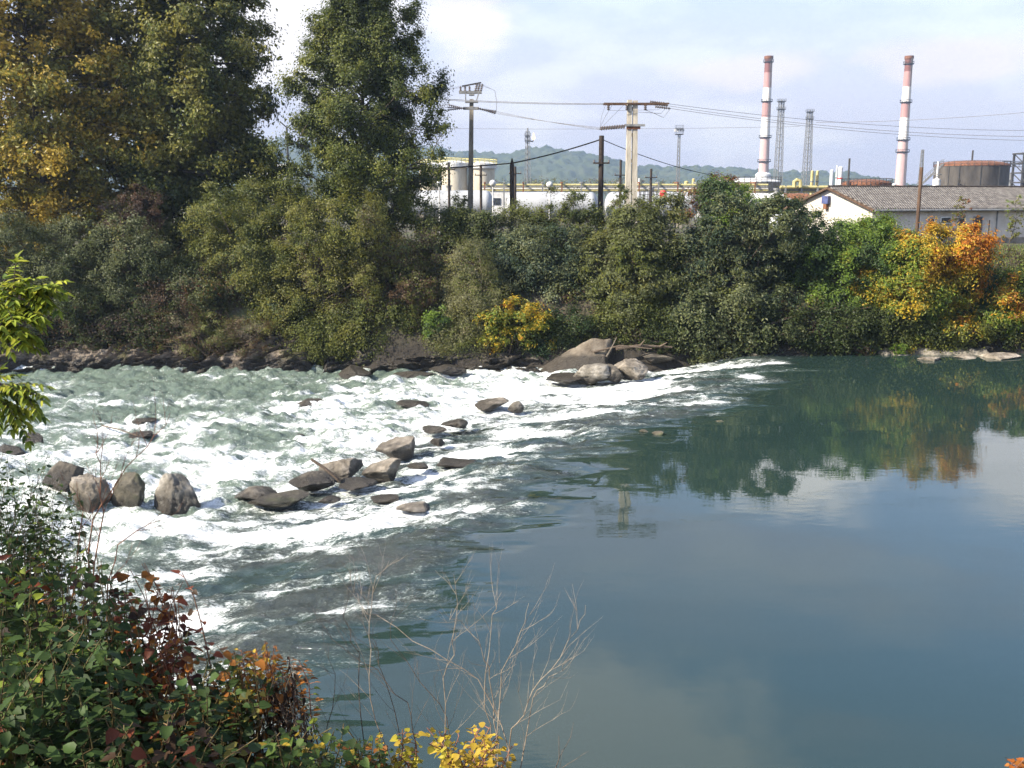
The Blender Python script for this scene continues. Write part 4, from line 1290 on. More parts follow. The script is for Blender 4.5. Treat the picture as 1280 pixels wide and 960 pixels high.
MB().box((xq, Yq - 0.30, P(789, 160, Yq).z), (1.0, 0.06, 0.2)).build('clamp', M['rust'], dp)
W_up = []
for px_ in (760, 783, 806):
    mb = MB(); insulator(Vector((P(px_, 130, Yq).x, Yq - .36, zc1 - .12)), (0, 0, -1), 3, mb, 0.11, 0.12); mb.build('insulator', M['porcelain'], dp, True)
for k_, (px_, yy) in enumerate(((812, 127.5), (816, 130), (820, 133))):
    mb = MB(); e = insulator(Vector((P(px_, yy, Yq).x, Yq - .3 + .3 * k_, P(px_, yy, Yq).z)), (1, 0.1, -0.10), 7, mb, 0.09, 0.16); mb.build('insulator', M['porcelain'], dp, True); W_up.append(e)
W_lo = []
for k_, yy in enumerate((157, 158, 159)):
    mb = MB(); e = insulator(Vector((P(781, yy, Yq).x, Yq - .3 + .3 * k_, P(781, yy, Yq).z)), (-1, 0.05, -0.08), 10, mb, 0.085, 0.18); mb.build('insulator', M['porcelain'], dp, True); W_lo.append(e)
for k_, (a_, px_) in enumerate(zip(W_lo, (757, 766, 781))):
    t_ = Vector((P(px_, 131, Yq).x, Yq - .2, zc1)); md = a_.lerp(t_, 0.5) + Vector((-0.12, 0, -0.1))
    MB().tube([a_, md, t_], 0.016, 4).build('jumper_wire', M['wire'], dp)
for k_, (a_, px_) in enumerate(zip(W_up, (760, 783, 806))):
    p_ = [a_, a_ + Vector((-.5, -.1, -.45 - .1 * k_)), Vector((P(px_ + 10, 139, Yq).x, Yq - .45, P(px_, 139 + 1.5 * k_, Yq).z)), Vector((P(px_, 132, Yq).x, Yq - .36, zc1 - .45))]
    MB().tube(p_, 0.016, 4).build('jumper_wire', M['wire'], dp)

# wires
WG = 'power lines strung on the concrete poles'
for k_ in range(3):
    wire(('upper power line from the switch pole to the double concrete pole, top strand', 'lower power line from the switch pole to the double concrete pole, middle strand', 'lowest power line from the switch pole to the double concrete pole')[k_], rend[k_], W_lo[k_], 0.08, 0.014, group=WG)
for k_, yy in enumerate((122, 124.5)):
    wire(('pair of power lines passing behind the poplar, upper one', 'pair of power lines passing behind the poplar, lower one')[k_], P(470, yy - 5 - k_, 82), Vector((P(758, 130, Yq).x, Yq - .36 + .7 * k_, zc1)), 0.2, 0.022, group=WG)
for k_, (yy, xx) in enumerate(((163, 1330), (171, 1330), (176, 1330))):
    wire(('power line leaving the double pole to the right, highest', 'power line leaving the double pole to the right, middle', 'power line leaving the double pole to the right, lowest')[k_], W_up[k_], P(xx, yy, 74 + 12 * (k_ != 1)), 0.55, 0.016, group=WG)
wire('thin power line rising to the right edge behind the right chimney', P(1020, 153, 150), P(1330, 136, 130), 0.4, 0.03)
for k_ in range(3):
    wire(('far power line left of the switch pole, upper', 'far power line left of the switch pole, middle', 'far power line left of the switch pole, lower')[k_], lend[k_], P(400, 138 + 2 * k_, 84), 0.2, 0.02, group=WG)
wire('faint far wire crossing the sky above the hill', P(400, 158, 200), P(1000, 158, 200), 0.5, 0.03)

def wood_pole(label, px, ytop, Y, r, arm=None, mat='creosote', cat='utility pole', name='wooden_pole', point=False, group=None):
    q = P(px, ytop, Y); zg_ = gz(q.x, Y)
    root = thing(name, label, cat, (q.x, Y, zg_), group)
    pr = [(r * 1.15, zg_ - .3), (r, q.z - (0.5 if point else 0.05)), (r * (0.25 if point else 0.9), q.z)]
    MB().lathe((q.x, Y, 0), pr, 12).build('shaft', M[mat], root, True)
    if arm:
        z_ = P(px, arm[0], Y).z; w_ = arm[1] * PX(Y)
        MB().box((q.x, Y - r - .05, z_), (w_, 0.1, 0.12)).build('crossarm', M[mat], root)
        for s_ in (-1, 1):
            mb = MB(); insulator(Vector((q.x + s_ * w_ * 0.45, Y - r - .05, z_ + .06)), (0, 0, 1), 2, mb, 0.06, 0.09); mb.build('insulator', M['porcelain'], root, True)
    return root
wood_pole('thick dark wooden pole left of the double concrete pole', 752, 169.5, 78, 0.19, (204, 20))
wood_pole('black wooden pole with a pointed top between the white tanks', 640, 198, 78, 0.17, None, point=True)
wood_pole('thin brown wooden pole in front of the house roof', 1152, 209, 80, 0.13, None, mat='brown_wood')
PG = 'small distant wooden poles with crossarms'
for px_, yt, ya, lab in ((561, 203, 212, 'small dark pole with crossarm in front of the left silo'), (601, 206, 219, 'small dark pole with crossarm in front of the right silo'), (644, 208, 217, 'small pole with crossarm just behind the pointed black pole'),
                         (776, 200, 219, 'small dark pole with crossarm left of the double concrete pole'), (814, 211, 222, 'small dark pole with crossarm right of the double concrete pole')):
    wood_pole(lab, px_, yt, 126, 0.15, (ya, 15), group=PG)
q = P(359, 176, 150)
r_ = thing('utility_pole', 'slim distant pole with a V shaped head left of the poplar', 'utility pole', (q.x, 150, GZ))
MB().bar((q.x, 150, GZ), (q.x, 150, P(359, 160, 150).z), 0.16, 8).build('shaft', M['dark_steel'], r_)
b_ = MB(); z_ = P(359, 160, 150)
for dx in (-9, 9):
    e = P(359 + dx, 152, 150); b_.bar(z_, e, 0.11)
b_.build('crossarm', M['dark_steel'], r_)
CB = P(752, 174, 78)
wire('thick black cable sagging from the dark wooden pole to the pointed pole', CB, P(640, 204, 78), 0.12, 0.055, 'black_cable', name='black_cable')
wire('thick black cable running on left from the pointed pole behind the switch pole', P(640, 204, 78), P(470, 212, 84), 0.12, 0.05, 'black_cable', name='black_cable')
wire('thin black cable sloping down right from the dark wooden pole', CB, P(885, 218, 90), 0.25, 0.03, 'black_cable', name='black_cable')

# site fence below the tanks
r_ = thing('fence', 'thin dark post and wire fence in front of the gas tanks', 'fence', (P(600, 270, 98).x, 98, GZ))
xs = [P(p_, 270, 98).x for p_ in range(520, 700, 16)]
for x in xs:
    MB().box((x, 98, GZ + 1.0), (0.1, 0.1, 2.3)).build('post', M['dark_steel'], r_)
for h in (0.5, 1.2, 1.95):
    MB().bar((xs[0], 98, GZ + h), (xs[-1], 98, GZ + h), 0.025).build('wire', M['wire'], r_)

# red hose reel cabinet and dark access frame near the third tank
q = P(829, 243, 118)
r_ = thing('hose_cabinet', 'red hose cabinet above the shrubs right of the double concrete pole', 'cabinet', (q.x, 118, GZ))
MB().box((q.x, 118, q.z - .1), (0.75, 0.6, 0.6)).build('body', M['red_paint'], r_)
MB().lathe((q.x, 118, 0), [(0.42, q.z + .2), (0.30, q.z + .42), (0.06, q.z + .5)], 12).build('lid', M['red_paint'], r_)
MB().bar((q.x, 118, GZ), (q.x, 118, q.z - .5), 0.12, 8).build('post', M['galv'], r_)
q0, q1 = P(801, 238, 122), P(822, 254, 122)
r_ = thing('access_frame', 'dark steel stair frame in front of the third gas tank', 'stair frame', ((q0.x + q1.x) / 2, 122, GZ))
b_ = MB()
for t in np.linspace(0, 1, 5):
    x = q0.x + (q1.x - q0.x) * t
    b_.bar((x, 122, GZ), (x, 122, q0.z), 0.06); b_.bar((x, 123.2, GZ), (x, 123.2, q0.z), 0.06)
for z_ in (q0.z, q0.z - .5, q0.z - 1.0, q1.z):
    b_.bar((q0.x, 122, z_), (q1.x, 122, z_), 0.05); b_.bar((q0.x, 123.2, z_), (q1.x, 123.2, z_), 0.05)
b_.build('frame', M['dark_steel'], r_)
b_ = MB()
b_.box(((q0.x + q1.x) / 2, 122.6, q0.z - 1.05), (q1.x - q0.x, 1.2, 0.06)); b_.build('platform', M['galv'], r_)

# ------------------------------------------------------------------ the house
def house():
    E = P(1091, 261, 88)                        # near eave corner
    gdir = Vector((-0.55, 0.835, 0)).normalized()
    udir = Vector((0.95, 0.31, 0)).normalized()
    GW, LN = 9.2, 23.0
    ze = E.z; zr = ze + 1.75; zg_ = GZ - 0.3
    E = Vector((E.x, E.y, 0))
    pt = lambda u, g_, z: Vector((E.x, E.y, 0)) + udir * u + gdir * g_ + Vector((0, 0, z))
    root = thing('house', 'long low house with grey tiled roof and bright white gable', 'house', pt(LN / 2, GW / 2, GZ))
    plaster = noise_mat('plaster', (0.46, 0.41, 0.345), (0.66, 0.60, 0.525), 0.7, 0.9, bump=0.1)
    b_ = MB()
    v = [pt(0, 0, zg_), pt(LN, 0, zg_), pt(LN, GW, zg_), pt(0, GW, zg_), pt(0, 0, ze), pt(LN, 0, ze), pt(LN, GW, ze), pt(0, GW, ze), pt(0, GW / 2, zr), pt(LN, GW / 2, zr)]
    b_.add(v, [(0, 1, 5, 4), (2, 3, 7, 6), (3, 0, 4, 8, 7), (1, 2, 6, 9, 5), (3, 2, 1, 0)])
    b_.build('wall', plaster, root)
    # plinth band
    nrm = Vector((udir.y, -udir.x, 0))
    b_ = MB()
    for (a, c_) in ((pt(0, 0, 0), pt(LN, 0, 0)),):
        n_ = nrm * 0.04
        b_.add([a + n_ + Vector((0, 0, zg_)), c_ + n_ + Vector((0, 0, zg_)), c_ + n_ + Vector((0, 0, GZ + .55)), a + n_ + Vector((0, 0, GZ + .55)), a - n_ + Vector((0, 0, zg_)), c_ - n_ + Vector((0, 0, zg_)), c_ - n_ + Vector((0, 0, GZ + .55)), a - n_ + Vector((0, 0, GZ + .55))],
               [(0, 1, 2, 3), (3, 2, 6, 7), (1, 5, 6, 2), (4, 0, 3, 7)])
    b_.build('plinth', M['old_concrete'], root)
    # roof: two slopes with thickness and overhang; tile courses in the material
    m, n, l, bb = mat_base('roof_tiles')
    t = n.new('ShaderNodeTexCoord')
    nz = n.new('ShaderNodeTexNoise'); nz.inputs['Scale'].default_value = 2.2; nz.inputs['Detail'].default_value = 9; nz.inputs['Roughness'].default_value = 0.75
    r = n.new('ShaderNodeValToRGB')
    for pos, c_ in ((0.32, (0.055, 0.045, 0.04)), (0.68, (0.30, 0.27, 0.23))):
        pass
    r.color_ramp.elements[0].position = 0.33; r.color_ramp.elements[0].color = (0.05, 0.042, 0.036, 1)
    r.color_ramp.elements[1].position = 0.70; r.color_ramp.elements[1].color = (0.30, 0.275, 0.235, 1)
    e = r.color_ramp.elements.new(0.5); e.color = (0.155, 0.135, 0.115, 1)
    wv = n.new('ShaderNodeTexWave'); wv.inputs['Scale'].default_value = 1.6; wv.inputs['Distortion'].default_value = 1.5; wv.bands_direction = 'Z'
    wv2 = n.new('ShaderNodeTexWave'); wv2.inputs['Scale'].default_value = 1.3; wv2.inputs['Distortion'].default_value = 0.6; wv2.bands_direction = 'X'
    ad = n.new('ShaderNodeMath'); ad.operation = 'ADD'
    bp = n.new('ShaderNodeBump'); bp.inputs['Strength'].default_value = 0.9; bp.inputs['Distance'].default_value = 0.1
    l.new(t.outputs['Object'], nz.inputs['Vector']); l.new(t.outputs['Object'], wv.inputs['Vector']); l.new(t.outputs['Object'], wv2.inputs['Vector'])
    l.new(nz.outputs['Fac'], r.inputs[0]); l.new(r.outputs[0], bb.inputs['Base Color'])
    l.new(wv.outputs['Fac'], ad.inputs[0]); l.new(wv2.outputs['Fac'], ad.inputs[1]); l.new(ad.outputs[0], bp.inputs['Height']); l.new(bp.outputs[0], bb.inputs['Normal'])
    bb.inputs['Roughness'].default_value = 0.95
    sl = (zr - ze) / (GW / 2)
    ov = 0.45
    b_ = MB()
    for (g0, g1) in ((-ov, GW / 2), (GW + ov, GW / 2)):
        z0 = ze - ov * sl + 0.05; z1 = zr + 0.05; th = 0.16
        a = [pt(-0.3, g0, z0), pt(LN + .3, g0, z0), pt(LN + .3, g1, z1), pt(-0.3, g1, z1)]
        c_ = [q + Vector((0, 0, th)) for q in a]
        b_.add(a + c_, [(3, 2, 1, 0), (4, 5, 6, 7), (0, 1, 5, 4), (1, 2, 6, 5), (2, 3, 7, 6), (3, 0, 4, 7)])
    rf = b_.build('roof', m, root)
    b_ = MB()
    nn_ = 46
    for i in range(nn_):
        u = -0.3 + (LN + 0.6) * (i + .5) / nn_
        c_ = pt(u, GW / 2, zr + 0.20 + 0.015 * (i % 3))
        b_.tube([c_ - udir * 0.26, c_ + udir * 0.26], [0.11, 0.09], 8)
    b_.build('ridge_tiles', M['creosote'], rf)
    MB().tube([pt(-0.3, -ov - .06, ze - ov * sl + .02), pt(LN + .3, -ov - .06, ze - ov * sl + .02)], 0.10, 8).build('gutter', M['galv'], root)
    for g_, s_ in ((-ov, 1), (GW + ov, -1)):
        a, c_ = pt(-0.36, g_, ze - ov * sl + .02), pt(-0.36, GW / 2, zr + .04)
        b_ = MB(); b_.tube([a, c_], 0.13, 4); b_.build('bargeboard', M['brown_wood'], root)
    def on_wall(px_, w, h, zc, mat, nm, proud=0.05):
        # u from pixel column on the front wall
        cx = (px_ - 640) / F / cP
        best = min((abs(pt(u, 0, 0).x - cx * (1.0) * pt(u, 0, 0).y * 0.999), u) for u in np.linspace(0, LN, 400))
        u = best[1]
        c_ = pt(u, 0, zc) + nrm * proud * 0.5
        rz_ = math.atan2(udir.y, udir.x)
        o_ = MB().box(c_, (w, proud, h), rz_).build(nm, mat, root)
        if nm in ('window', 'shutter', 'door'):
            f_ = MB()
            ax_ = Vector((math.cos(rz_), math.sin(rz_), 0)); c2 = c_ + nrm * 0.012
            for s_ in (-1, 1):
                f_.box(c2 + ax_ * s_ * (w / 2 + 0.04), (0.08, proud + 0.03, h + 0.16), rz_)
                f_.box(c2 + Vector((0, 0, s_ * (h / 2 + 0.04))), (w - 0.002, proud + 0.028, 0.078), rz_)
            f_.build('frame', M['dirty_white'] if nm == 'window' else M['galv'], o_)
            if nm == 'window':
                MB().box(c2 + Vector((0, 0, -h / 2 - 0.13)) + nrm * 0.03, (w + 0.3, 0.16, 0.07), rz_).build('sill', M['old_concrete'], o_)
        return o_
    win = on_wall(1166, 1.0, 0.45, 7.35, M['glass'], 'window')
    w2 = on_wall(1205, 0.85, 1.7, 6.75, M['shutter'], 'shutter', 0.07)
    on_wall(1185, 0.5, 0.9, 7.0, M['shutter'], 'shutter', 0.07)
    on_wall(1148, 0.6, 0.8, 7.1, M['glass'], 'window')
    on_wall(1272, 0.9, 2.0, 6.4, M['shutter'], 'door', 0.07)
    on_wall(1228, 0.09, ze - GZ - .3, (ze + GZ) / 2 - .1, M['galv'], 'downpipe', 0.1)
    # blue box on the gable
    c_ = pt(-0.2, GW * 0.53, ze + 0.75)
    MB().box(c_, (0.7, 0.4, 0.7), math.atan2(gdir.y, gdir.x)).build('wall_box', M['blue_paint'], root)
    MB().box(c_ + Vector((0, 0, -.6)), (0.35, 0.3, 0.45), math.atan2(gdir.y, gdir.x)).build('lamp_housing', M['rust'], root)
    return root
house()
# slim dark posts in front of the house wall
for px_, yt, lab in ((1237, 275, 'thin black post standing before the house wall'),):
    wood_pole(lab, px_, yt, 84, 0.05, None, cat='post', name='fence_post')

# white van parked behind the shrubs, seen from behind
def van():
    q = P(988, 300, 78); x, y = q.x, 78.0; z = gz(x, y)
    root = thing('van', 'white high roofed van parked behind the shrubs beside the house', 'van', (x, y, z))
    prof = [(0, 0.45), (0, 2.55), (0.12, 2.8), (3.9, 2.85), (4.5, 2.6), (5.2, 1.55), (5.9, 1.3), (6.0, 0.45)]
    b_ = MB(); w = 0.98; n_ = len(prof)
    b_.add([(x - w * (0.93 if h > 2.3 else 1), y + d, z + h) for d, h in prof] + [(x + w * (0.93 if h > 2.3 else 1), y + d, z + h) for d, h in prof],
           [tuple(range(n_)), tuple(range(2 * n_ - 1, n_ - 1, -1))] + [(i, i + n_, (i + 1) % n_ + n_, (i + 1) % n_) for i in range(n_)])
    b_.build('body', M['white_paint'], root)
    for s_ in (-1, 1):
        MB().box((x + s_ * 0.46, y - .015, z + 2.0), (0.7, 0.03, 0.6)).build('rear_window', M['glass'], root)
        MB().box((x + s_ * 0.9, y - .02, z + 1.1), (0.12, 0.04, 0.45)).build('tail_light', M['red_paint'], root)
        for d in (1.1, 4.9):
            mb = MB().tube([(x + s_ * 0.78, y + d, z + .34), (x + s_ * 1.0, y + d, z + .34)], 0.34, 18); wh = mb.build('wheel', M['creosote'], root)
            MB().tube([(x + s_ * 1.0, y + d, z + .34), (x + s_ * 1.015, y + d, z + .34)], 0.2, 14).build('rim', M['galv'], wh)
    MB().box((x, y - .05, z + .5), (1.9, 0.12, 0.2)).build('bumper', M['dark_steel'], root)
van()
# ------------------------------------------------------------------ foliage machinery
def leaf_quads(c, n, size, rng, width=0.55, fold=0.18):
    """one kite-shaped, slightly folded leaf per centre; c,n Nx3, size N -> verts 4N x3, faces Nx4"""
    N = len(c)
    n = n / (np.linalg.norm(n, axis=1, keepdims=True) + 1e-9)
    r = rng.normal(size=(N, 3))
    u = np.cross(n, r); u /= (np.linalg.norm(u, axis=1, keepdims=True) + 1e-9)
    v = np.cross(n, u)
    s_ = size[:, None]
    a = c - u * s_ * 0.5
    t = c + u * s_ * 0.5
    l_ = c + v * s_ * width * 0.5 + n * s_ * fold - u * s_ * 0.06
    r_ = c - v * s_ * width * 0.5 + n * s_ * fold - u * s_ * 0.06
    V = np.stack([a, r_, t, l_], 1).reshape(-1, 3)
    Fq = np.arange(4 * N).reshape(N, 4)
    return V, Fq

def pick_cols(pts, palette, rng, patch=0.9, jitter=0.22, bias=None):
    """leaf colours: palette [(rgb, weight)], chosen in patches by noise, with a jitter leaf by leaf"""
    cols = np.array([p[0] for p in palette]); w = np.cumsum([p[1] for p in palette]); w = w / w[-1]
    q = fbm3(pts * patch + 31.0, 2)
    q = np.clip((q - 0.5) * 2.2 + 0.5, 0, 1)
    q = np.clip(0.62 * q + 0.38 * rng.random(len(pts)), 0, 0.9999)
    if bias is not None:
        q = np.clip(q + bias, 0, 0.9999)
    k = np.searchsorted(w, q, side='right').clip(0, len(cols) - 1)
    c = cols[k]
    return np.clip(c * (1 + jitter * rng.normal(size=(len(pts), 1))), 0.005, 0.9)

def foliage(name, centres, radii, count, leaf, palette, rng, parent, mat='leaf', flat=0.75, width=0.55, outward=None, cdir=None, patch=0.9, droop=0.0, bias=None, up=0.5, shell=0.0):
    """count leaves scattered through clumps at centres"""
    centres = np.asarray(centres); radii = np.asarray(radii)
    w = radii ** 2 / np.sum(radii ** 2)
    k = rng.choice(len(centres), size=count, p=w)
    d = rng.normal(size=(count, 3))
    d /= np.linalg.norm(d, axis=1, keepdims=True)
    rad = np.minimum(np.abs(rng.normal(size=count)) * 0.6 + 0.12, 1.4)
    off = d * (rad * radii[k])[:, None] * np.array([1, 1, flat])
    off[:, 2] -= droop * radii[k] * rng.random(count) ** 2
    pts = centres[k] + off
    nn = d * (0.8 if cdir is None else 0.45) + rng.normal(size=(count, 3)) * (0.55 if cdir is None else 0.42) + np.array([0, 0, up])
    if cdir is not None:
        nn += np.asarray(cdir)[k] * 1.1
    if outward is not None:
        o_ = pts - outward
        o_ /= np.linalg.norm(o_, axis=1, keepdims=True) + 1e-9
        nn += o_ * 0.8
    sz = leaf * rng.uniform(0.6, 1.35, count)
    V, Fq = leaf_quads(pts, nn, sz, rng, width)
    b = bias(pts) if bias is not None else None
    cols = pick_cols(pts, palette, rng, patch, bias=b)
    me = np_mesh(name, V, Fq, smoothed=False, col=np.repeat(cols, 4, 0))
    return link(name, me, M[mat], parent)

def rotv(v, axis_, a):
    return Matrix.Rotation(a, 3, axis_) @ v

def tree(name, label, cat, base, H, r0, rad, lo, palette, seed, n_limbs=26, up=0.6, clump=0.9, count=50000, leaf=0.22, group=None, lean=(0, 0), sub=7, flat=0.75, stems=1, bias=None, patch=0.5, droop=0.0, width=0.6, gap=0.0):
    rng = np.random.default_rng(seed)
    R_ = random.Random(seed)
    root = thing(name, label, cat, base, group)
    mb = MB()
    base = Vector(base)
    cent, crad = [], []
    for st in range(stems):
        off = Vector((R_.uniform(-1, 1), R_.uniform(-0.6, 0.6), 0)) * (0.0 if stems == 1 else 0.5 + 0.4 * st)
        ln = Vector((lean[0] + off.x * 0.06, lean[1] + off.y * 0.06, 0))
        def tp(t):
            return base + off * min(1, 0.3 + t) + Vector((ln.x * t * H + 0.25 * math.sin(t * 5 + seed + st), ln.y * t * H + 0.2 * math.cos(t * 4 + seed), t * H - 0.4))
        path = [tp(i / 14) for i in range(15)]
        mb.tube(path, [r0 * (1 - 0.93 * (i / 14) ** 0.8) * (1.0 if st == 0 else 0.75) for i in range(15)], 9)
        nl = n_limbs // stems
        for i in range(nl):
            t = lo + (0.98 - lo) * (i + R_.random() * 0.8) / nl
            tt = (t - lo) / (1 - lo)
            az = i * 2.39996 + R_.uniform(-0.4, 0.4) + st * 1.3
            L = rad(tt) * R_.uniform(0.72, 1.12)
            if R_.random() < gap:
                L *= 0.55
            a0 = tp(t)
            dirh = Vector((math.cos(az), math.sin(az), 0))
            rise = L * math.tan(up) * R_.uniform(0.6, 1.2)
            pts = [a0 + dirh * (L * q) + Vector((0, 0, rise * q ** 0.85 - droop * L * q * q)) + Vector((R_.uniform(-.12, .12), R_.uniform(-.12, .12), R_.uniform(-.1, .1))) * L * 0.4 * q for q in (0, 0.25, 0.5, 0.75, 1.0)]
            rl = max(0.03, r0 * 0.42 * (1 - t) + 0.03)
            mb.tube(pts, [rl, rl * 0.75, rl * 0.5, rl * 0.32, 0.012], 5, cap=False)
            cent.append(pts[-1]); crad.append(clump * R_.uniform(0.7, 1.1))
            for k in range(sub):
                q = R_.uniform(0.3, 1.0)
                ix = min(3, int(q * 4)); fr = q * 4 - ix
                p0 = pts[ix].lerp(pts[ix + 1], fr)
                d2 = (dirh * R_.uniform(0.2, 1.0) + Vector((R_.uniform(-1, 1), R_.uniform(-1, 1), R_.uniform(-0.35, 0.8)))).normalized()
                l2 = (0.25 + 0.3 * R_.random()) * max(1.2, L * 0.75)
                p1 = p0 + d2 * l2
                mb.tube([p0, p0.lerp(p1, 0.5) + Vector((0, 0, 0.05 * l2)), p1], [rl * 0.35, rl * 0.2, 0.01], 4, cap=False)
                cent.append(p1); crad.append(clump * R_.uniform(0.55, 1.15))
                if R_.random() < 0.5:
                    cent.append(p0.lerp(p1, 0.5)); crad.append(clump * R_.uniform(0.4, 0.8))
    mb.build('trunk', M['bark'], root, True)
    cc = np.array([c[:] for c in cent])
    foliage('crown', cc, crad, count, leaf, palette, rng, root, flat=flat, outward=np.array((base + Vector((0, 0, H * 0.55)))[:]), bias=bias, patch=patch, width=width)
    return root

def shrub(name, label, cat, px, Y, palette, count, leaf=0.13, depth=2.2, seed=1, lumps=None, nclump=70, crad=0.55, group=None, flat=0.8, width=0.5, droop=0.0, bias=None, patch=0.7, stemmat='dark_twig', loose=0.0, part='foliage'):
    """px = (left, right, top, bottom) in the photo at distance Y. Leaf clumps cover a lumpy body made of ellipsoids"""
    rng = np.random.default_rng(seed)
    R_ = random.Random(seed)
    count = int(count * 2.2)
    nclump = int(nclump * 1.7)
    leaf *= 1.08
    c = P((px[0] + px[1]) / 2, (px[2] + px[3]) / 2, Y)
    hx, hz = (px[1] - px[0]) / 2 * PX(Y), (px[3] - px[2]) / 2 * PX(Y) * 1.1
    hx *= 1.06; c.z += 0.03 * hz
    crad *= 1.1
    if lumps is None:
        lumps = [(0, 0, 0, 0.7)]
        for lx in (-0.55, 0, 0.55):
            for lz in (-0.55, 0, 0.55):
                if lx and lz > 0 and R_.random() < 0.4:
                    continue
                lumps.append((lx + R_.uniform(-.12, .12), R_.uniform(-0.5, 0.4), lz + R_.uniform(-.12, .12), R_.uniform(0.36, 0.54)))
    cent, rr, dirs = [], [], []
    for _ in range(nclump):
        lx, ly, lz, lr = R_.choices(lumps, weights=[l[3] ** 2 for l in lumps])[0]
        d = Vector((R_.gauss(0, 1), R_.gauss(0, 1) - 0.35, R_.gauss(0, 1) + 0.15)).normalized()
        q = R_.uniform(0.72, 1.0) + loose * R_.uniform(-0.3, 0.35)
        p = Vector((lx + d.x * lr * q, ly + d.y * lr * q, lz + d.z * lr * q))
        cent.append((c.x + p.x * hx, c.y + p.y * depth, c.z + p.z * hz))
        rr.append(crad * R_.uniform(0.6, 1.25)); dirs.append(d[:])
    gzv = gz(c.x, Y + depth * 0.4)
    base = Vector((c.x, Y + depth * 0.4, gzv))
    root = thing(name, label, cat, base, group)
    mb = MB()
    for k in range(0, len(cent), 3):
        e = Vector(cent[k])
        b0 = base + Vector((R_.uniform(-0.4, 0.4) * hx, R_.uniform(-0.3, 0.5) * depth, 0))
        b0.z = gz(b0.x, b0.y) - 0.15
        mid = b0.lerp(e, 0.55) + Vector((R_.uniform(-.2, .2), R_.uniform(-.2, .2), abs(R_.gauss(0, 0.3))))
        mb.tube([b0, mid, e], [0.06, 0.035, 0.008], 4, cap=False)
    mb.build('stem', M[stemmat], root)
    foliage(part, cent, rr, count, leaf, palette, rng, root, flat=flat, cdir=dirs, width=width, droop=droop, bias=bias, patch=patch)
    return root

# palettes: leaf colours; the gold also imitates sunlight on the plane trees
DKG = (0.064, 0.084, 0.022); IVY = (0.078, 0.098, 0.038); GRG = (0.145, 0.160, 0.066); OLV = (0.195, 0.190, 0.040); MOL = (0.130, 0.145, 0.031)
PAL = (0.17, 0.165, 0.075); BRG = (0.15, 0.225, 0.03); YGR = (0.24, 0.25, 0.035); YEL = (0.52, 0.36, 0.035); GLD = (0.40, 0.29, 0.045); ORG = (0.50, 0.20, 0.025)
RUS = (0.22, 0.085, 0.03); BRN = (0.12, 0.075, 0.04); DRB = (0.075, 0.05, 0.033); RED = (0.22, 0.05, 0.03); STR = (0.30, 0.25, 0.14)

# ------------------------------------------------------------------ tall trees on the far bank
def gold_left(x_mid, span, k=0.5):
    return lambda p: np.clip((x_mid - p[:, 0]) / span, -1, 1) * k  # golder leaf colours towards the left, imitating the sunlit side

ptb = P(60, 280, 72); ptc = P(160, 275, 74); ptd = P(262, 275, 73)
plane_pal = [(DKG, 1.3), (MOL, 1.6), (OLV, 1.5), ((0.20, 0.19, 0.04), 1.3), ((0.30, 0.26, 0.045), 1.2), (GLD, 1.0)]
xm = P(190, 100, 73).x
rp = lambda t: 5.9 * (0.62 + 0.5 * math.sin(math.pi * min(1, t * 0.9 + 0.12))) * (1.0 - 0.35 * t ** 3)
tree('plane_tree', 'golden leaved plane tree at the left edge of the far bank', 'tree', (ptb.x, 71.5, gz(ptb.x, 71.5)), 25.5, 0.42, rp, 0.03, plane_pal, 101, n_limbs=76, up=0.3, clump=1.15, count=120000, leaf=0.29, droop=0.3, sub=9, bias=lambda p: np.full(len(p), 0.40), gap=0.15, group='plane trees on the far bank')  # autumn gold, pushed further to imitate sun on the left side
tree('plane_tree', 'half green half gold plane tree between the golden one and the dark green one', 'tree', (ptc.x, 75, gz(ptc.x, 75)), 27, 0.46, rp, 0.03, plane_pal, 103, n_limbs=76, up=0.3, clump=1.15, count=110000, leaf=0.29, droop=0.3, sub=9, bias=gold_left(xm - 1, 6, 0.36), gap=0.15, group='plane trees on the far bank')
tree('plane_tree', 'dark green plane tree, rightmost of the three, left of the poplar', 'tree', (ptd.x, 73, gz(ptd.x, 73)), 24, 0.44, lambda t: 4.05 * (0.80 + 0.35 * math.sin(math.pi * min(1, t + 0.08))), 0.02, plane_pal, 107, n_limbs=84, up=0.3, clump=1.05, count=130000, leaf=0.26, droop=0.3, sub=9, bias=lambda p: np.full(len(p), -0.14), gap=0.2, group='plane trees on the far bank')  # darker leaf mix, also imitating the shaded right side of the group

pop = P(452, 300, 69)
pop_pal = [(DKG, 1.6), ((0.088, 0.110, 0.024), 2.2), ((0.155, 0.172, 0.034), 2.2), (OLV, 0.7)]
tree('poplar_tree', 'tall green poplar with ragged upswept branches', 'tree', (pop.x, 69.5, gz(pop.x, 69.5)), 18.2, 0.34,
     lambda t: np.interp(t, [0, 0.12, 0.3, 0.55, 0.8, 1.0], [3.6, 5.3, 5.3, 4.3, 2.7, 0.9]), 0.03, pop_pal, 211, n_limbs=96, up=0.55, clump=0.76, count=210000, leaf=0.17, lean=(0.012, 0), sub=8, flat=1.1, gap=0.12)

